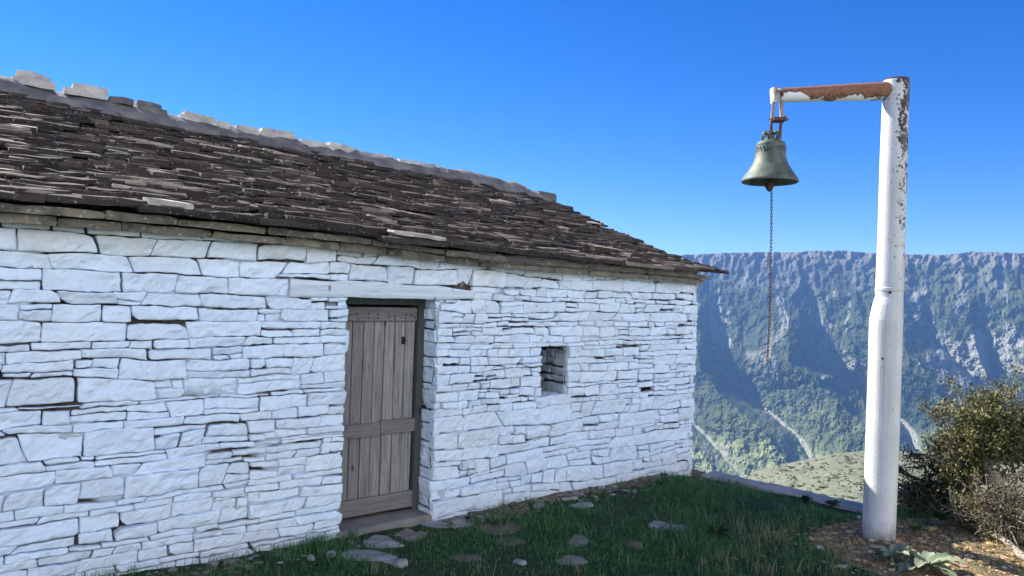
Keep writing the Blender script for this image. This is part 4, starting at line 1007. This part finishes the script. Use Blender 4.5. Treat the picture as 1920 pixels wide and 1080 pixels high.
# second-order ribs, slanting down to the right like the main spurs
q = THW*34-TT*3.4*sstep(.1, .9, TT)+.7*fbm(TH*14, TT*5, 3, 9)
rib = 1-np.abs(vnoise(q, TT*3.2, 5))*2
disp -= 13*rib*sstep(.0, .2, TT)*(1-.5*sstep(.7, 1, TT))
q2 = THW*95-TT*4+.8*fbm(TH*40, TT*12, 2, 19)
disp -= 4.5*(1-2*np.abs(vnoise(q2, TT*9, 15)))
flute = (1-2*np.abs(vnoise(THW*110+.5*TT, TT*2.5, 25)))*sstep(.20, .03, TT)*sstep(-.01, .05, TT)
disp -= 3.5*flute
disp -= 7*fbm(TH*160, TT*42, 4, 33)
forest = sstep(.0, .11, TT+.15*fbm(TH*16, TT*8, 4, 71))*(.50+.5*sstep(.30, .62, TT+.2*fbm(TH*22, TT*9, 3, 73)))*(1-sstep(.0065, .003, dg)*sstep(.3, .45, TT))
can = (1-worley(TH*520, TT*155, 44))
disp -= (11-4*sstep(.6, 1, TT))*can*np.clip(forest+.25, 0, 1)*sstep(.08, .2, TT)
RR = RB+disp
Z = 1.85+RR*np.tan(EL)
top_ = np.clip(-TT, 0, 1)                                           # the far side of the crest falls away
RR = RR+top_*4000; Z = np.where(TT < 0, 1.85+2000*np.tan(EC)-top_*900+(RR-2000)*0, Z)
Z = Z+np.where(np.abs(TT) < .02, 2.0*fbm(TH*60, TT*0, 3, 90), 0)
P = polar(TH, RR, Z)
scree = sstep(.0048-.0026*sstep(.55, .8, TT), .0014-.0011*sstep(.55, .8, TT), dg+.0018*fbm(TH*90, TT*26, 3, 81)-.0012)*sstep(.10, .40, TT)*(1-.55*sstep(.6, .9, TT))
bx, be = px_dir(1600, 690)
def patch(x, y, rx, ry):
    h_, e_ = px_dir(x, y); return np.exp(-((TH-h_)/(rx/CF))**2-((EL-e_)/(ry/CF))**2)
pt_ = patch(1585, 690, 45, 30)+patch(1800, 690, 60, 40)+patch(1880, 650, 60, 45)+patch(1350, 640, 22, 50)+.7*patch(1555, 590, 18, 70)+.6*patch(1720, 590, 20, 60)+.8*patch(1345, 850, 40, 18)
scree = np.clip(np.maximum(scree, sstep(.55, .95, pt_+.5*fbm(TH*95, TT*34, 4, 85))), 0, 1)
streak = sstep(.80, .95, 1-np.abs(vnoise(THW*46+.6*fbm(TH*30, TT*3, 2, 91), TT*1.6, 92)))*sstep(.03, .10, TT)*sstep(.62, .35, TT)*sstep(-.25, .25, fbm(TH*25, TT*9, 3, 93))
scree = np.clip(scree+.75*streak, 0, 1)
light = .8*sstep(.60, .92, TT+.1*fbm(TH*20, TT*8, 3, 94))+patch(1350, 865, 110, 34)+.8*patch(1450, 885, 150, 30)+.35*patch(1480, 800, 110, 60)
mo = MB(); mo.grid(P, flip=False)
t = NT('mountain_slope'); co = t.co(); n = t.noise(.011, 6, .65, co); n2 = t.noise(.06, 5, .7, co); n3 = t.noise(.16, 3, .7, co); al = t.attr('alt'); fo = t.attr('forest'); sr = t.attr('scree'); li = t.attr('meadow')
rock = t.mix(t.ramp(n2, [(.35, 0), (.65, 1)]), (.048, .058, .052), (.125, .13, .11))
tree = t.mix(t.ramp(n3, [(.35, 0), (.7, 1)]), (.014, .026, .012), (.066, .084, .030))
tree = t.mix(t.ramp(n, [(.5, 0), (.7, .6)]), tree, (.12, .125, .045))
ff = t.math('ADD', fo, t.math('ADD', t.math('MULTIPLY', t.math('SUBTRACT', n2, .5), 1.4), t.math('MULTIPLY', t.math('SUBTRACT', n3, .5), .9)))
c = t.mix(t.ramp(ff, [(.25, 0), (.45, 1)]), rock, tree)
crest = t.ramp(t.math('ADD', al, t.math('MULTIPLY', t.math('SUBTRACT', n2, .5), .10)), [(.02, 1), (.065, 0)])
c = t.mix(t.math('MULTIPLY', crest, .9), c, t.mix(n2, (.145, .13, .106), (.21, .19, .155)))
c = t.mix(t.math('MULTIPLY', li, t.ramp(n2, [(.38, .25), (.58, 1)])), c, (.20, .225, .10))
c = t.mix(t.math('MULTIPLY', sr, t.ramp(n3, [(.3, .55), (.55, 1)])), c, t.mix(n2, (.15, .148, .125), (.33, .315, .27)))
t.color(c); t.bump(n3, .7, 4.0); t.b.inputs['Specular IOR Level'].default_value = .05
tag(mo.build('mountain', t.m, smooth=True, attr=dict(alt=TT, forest=forest, scree=scree, meadow=np.clip(light, 0, 1))), kind='structure')

# air between here and the mountain
hz = MB(); hz.box((-3800, -3800, -372), (3800, 3800, 175)); t = NT('haze_air'); t.t.nodes.remove(t.b)
pv = t.n('ShaderNodeVolumePrincipled'); pv.inputs['Color'].default_value = (.26, .52, 1.0, 1); pv.inputs['Density'].default_value = .00017; pv.inputs['Anisotropy'].default_value = .2; t.l(pv.outputs[0], t.out.inputs['Volume'])
HAZE = hz.build('haze', t.m); tag(HAZE, kind='stuff')

# ------------------------------------------------------------------ light, camera
SAZ = 124.0; SEL = R(38.6)
h_ = R(SAZ); sd = -F0*math.cos(h_)-R0*math.sin(h_); sun_dir = np.array([sd[0]*math.cos(SEL), sd[1]*math.cos(SEL), math.sin(SEL)])
L = bpy.data.lights.new('sun', 'SUN'); L.energy = 3.3; L.angle = R(.53); L.color = (1, .955, .89)
so = link(bpy.data.objects.new('sun', L)); so.rotation_euler = Vector(-sun_dir).to_track_quat('-Z', 'Y').to_euler()
wd = bpy.data.worlds.new('World'); scene.world = wd; wd.use_nodes = True; nt_ = wd.node_tree; nt_.nodes.clear()
ow = nt_.nodes.new('ShaderNodeOutputWorld'); bg = nt_.nodes.new('ShaderNodeBackground'); sk = nt_.nodes.new('ShaderNodeTexSky')
sk.sky_type = 'NISHITA'; sk.sun_disc = False; sk.sun_elevation = SEL; sk.sun_rotation = math.atan2(sun_dir[0], sun_dir[1])
sk.altitude = 1500; sk.air_density = 1.0; sk.dust_density = .0; sk.ozone_density = 8.0
bg.inputs[1].default_value = .0445; hs = nt_.nodes.new('ShaderNodeHueSaturation'); hs.inputs['Saturation'].default_value = 1.24; hs.inputs['Hue'].default_value = .513; nt_.links.new(sk.outputs[0], hs.inputs['Color']); nt_.links.new(hs.outputs[0], bg.inputs[0]); nt_.links.new(bg.outputs[0], ow.inputs[0])

cd = bpy.data.cameras.new('camera'); cd.sensor_fit = 'HORIZONTAL'; cd.sensor_width = 36; cd.lens = 36*CF/1920; cd.clip_start = .05; cd.clip_end = 20000
cam = link(bpy.data.objects.new('camera', cd)); m4 = Matrix(((R3[0], U3[0], -F2[0], CAM[0]), (R3[1], U3[1], -F2[1], CAM[1]), (R3[2], U3[2], -F2[2], CAM[2]), (0, 0, 0, 1)))
cam.matrix_world = m4; scene.camera = cam
vs = scene.view_settings; vs.view_transform = 'Standard'; vs.look = 'None'; vs.exposure = 2.06; vs.gamma = 1
scene.cycles.volume_bounces = 0; scene.cycles.max_bounces = 8
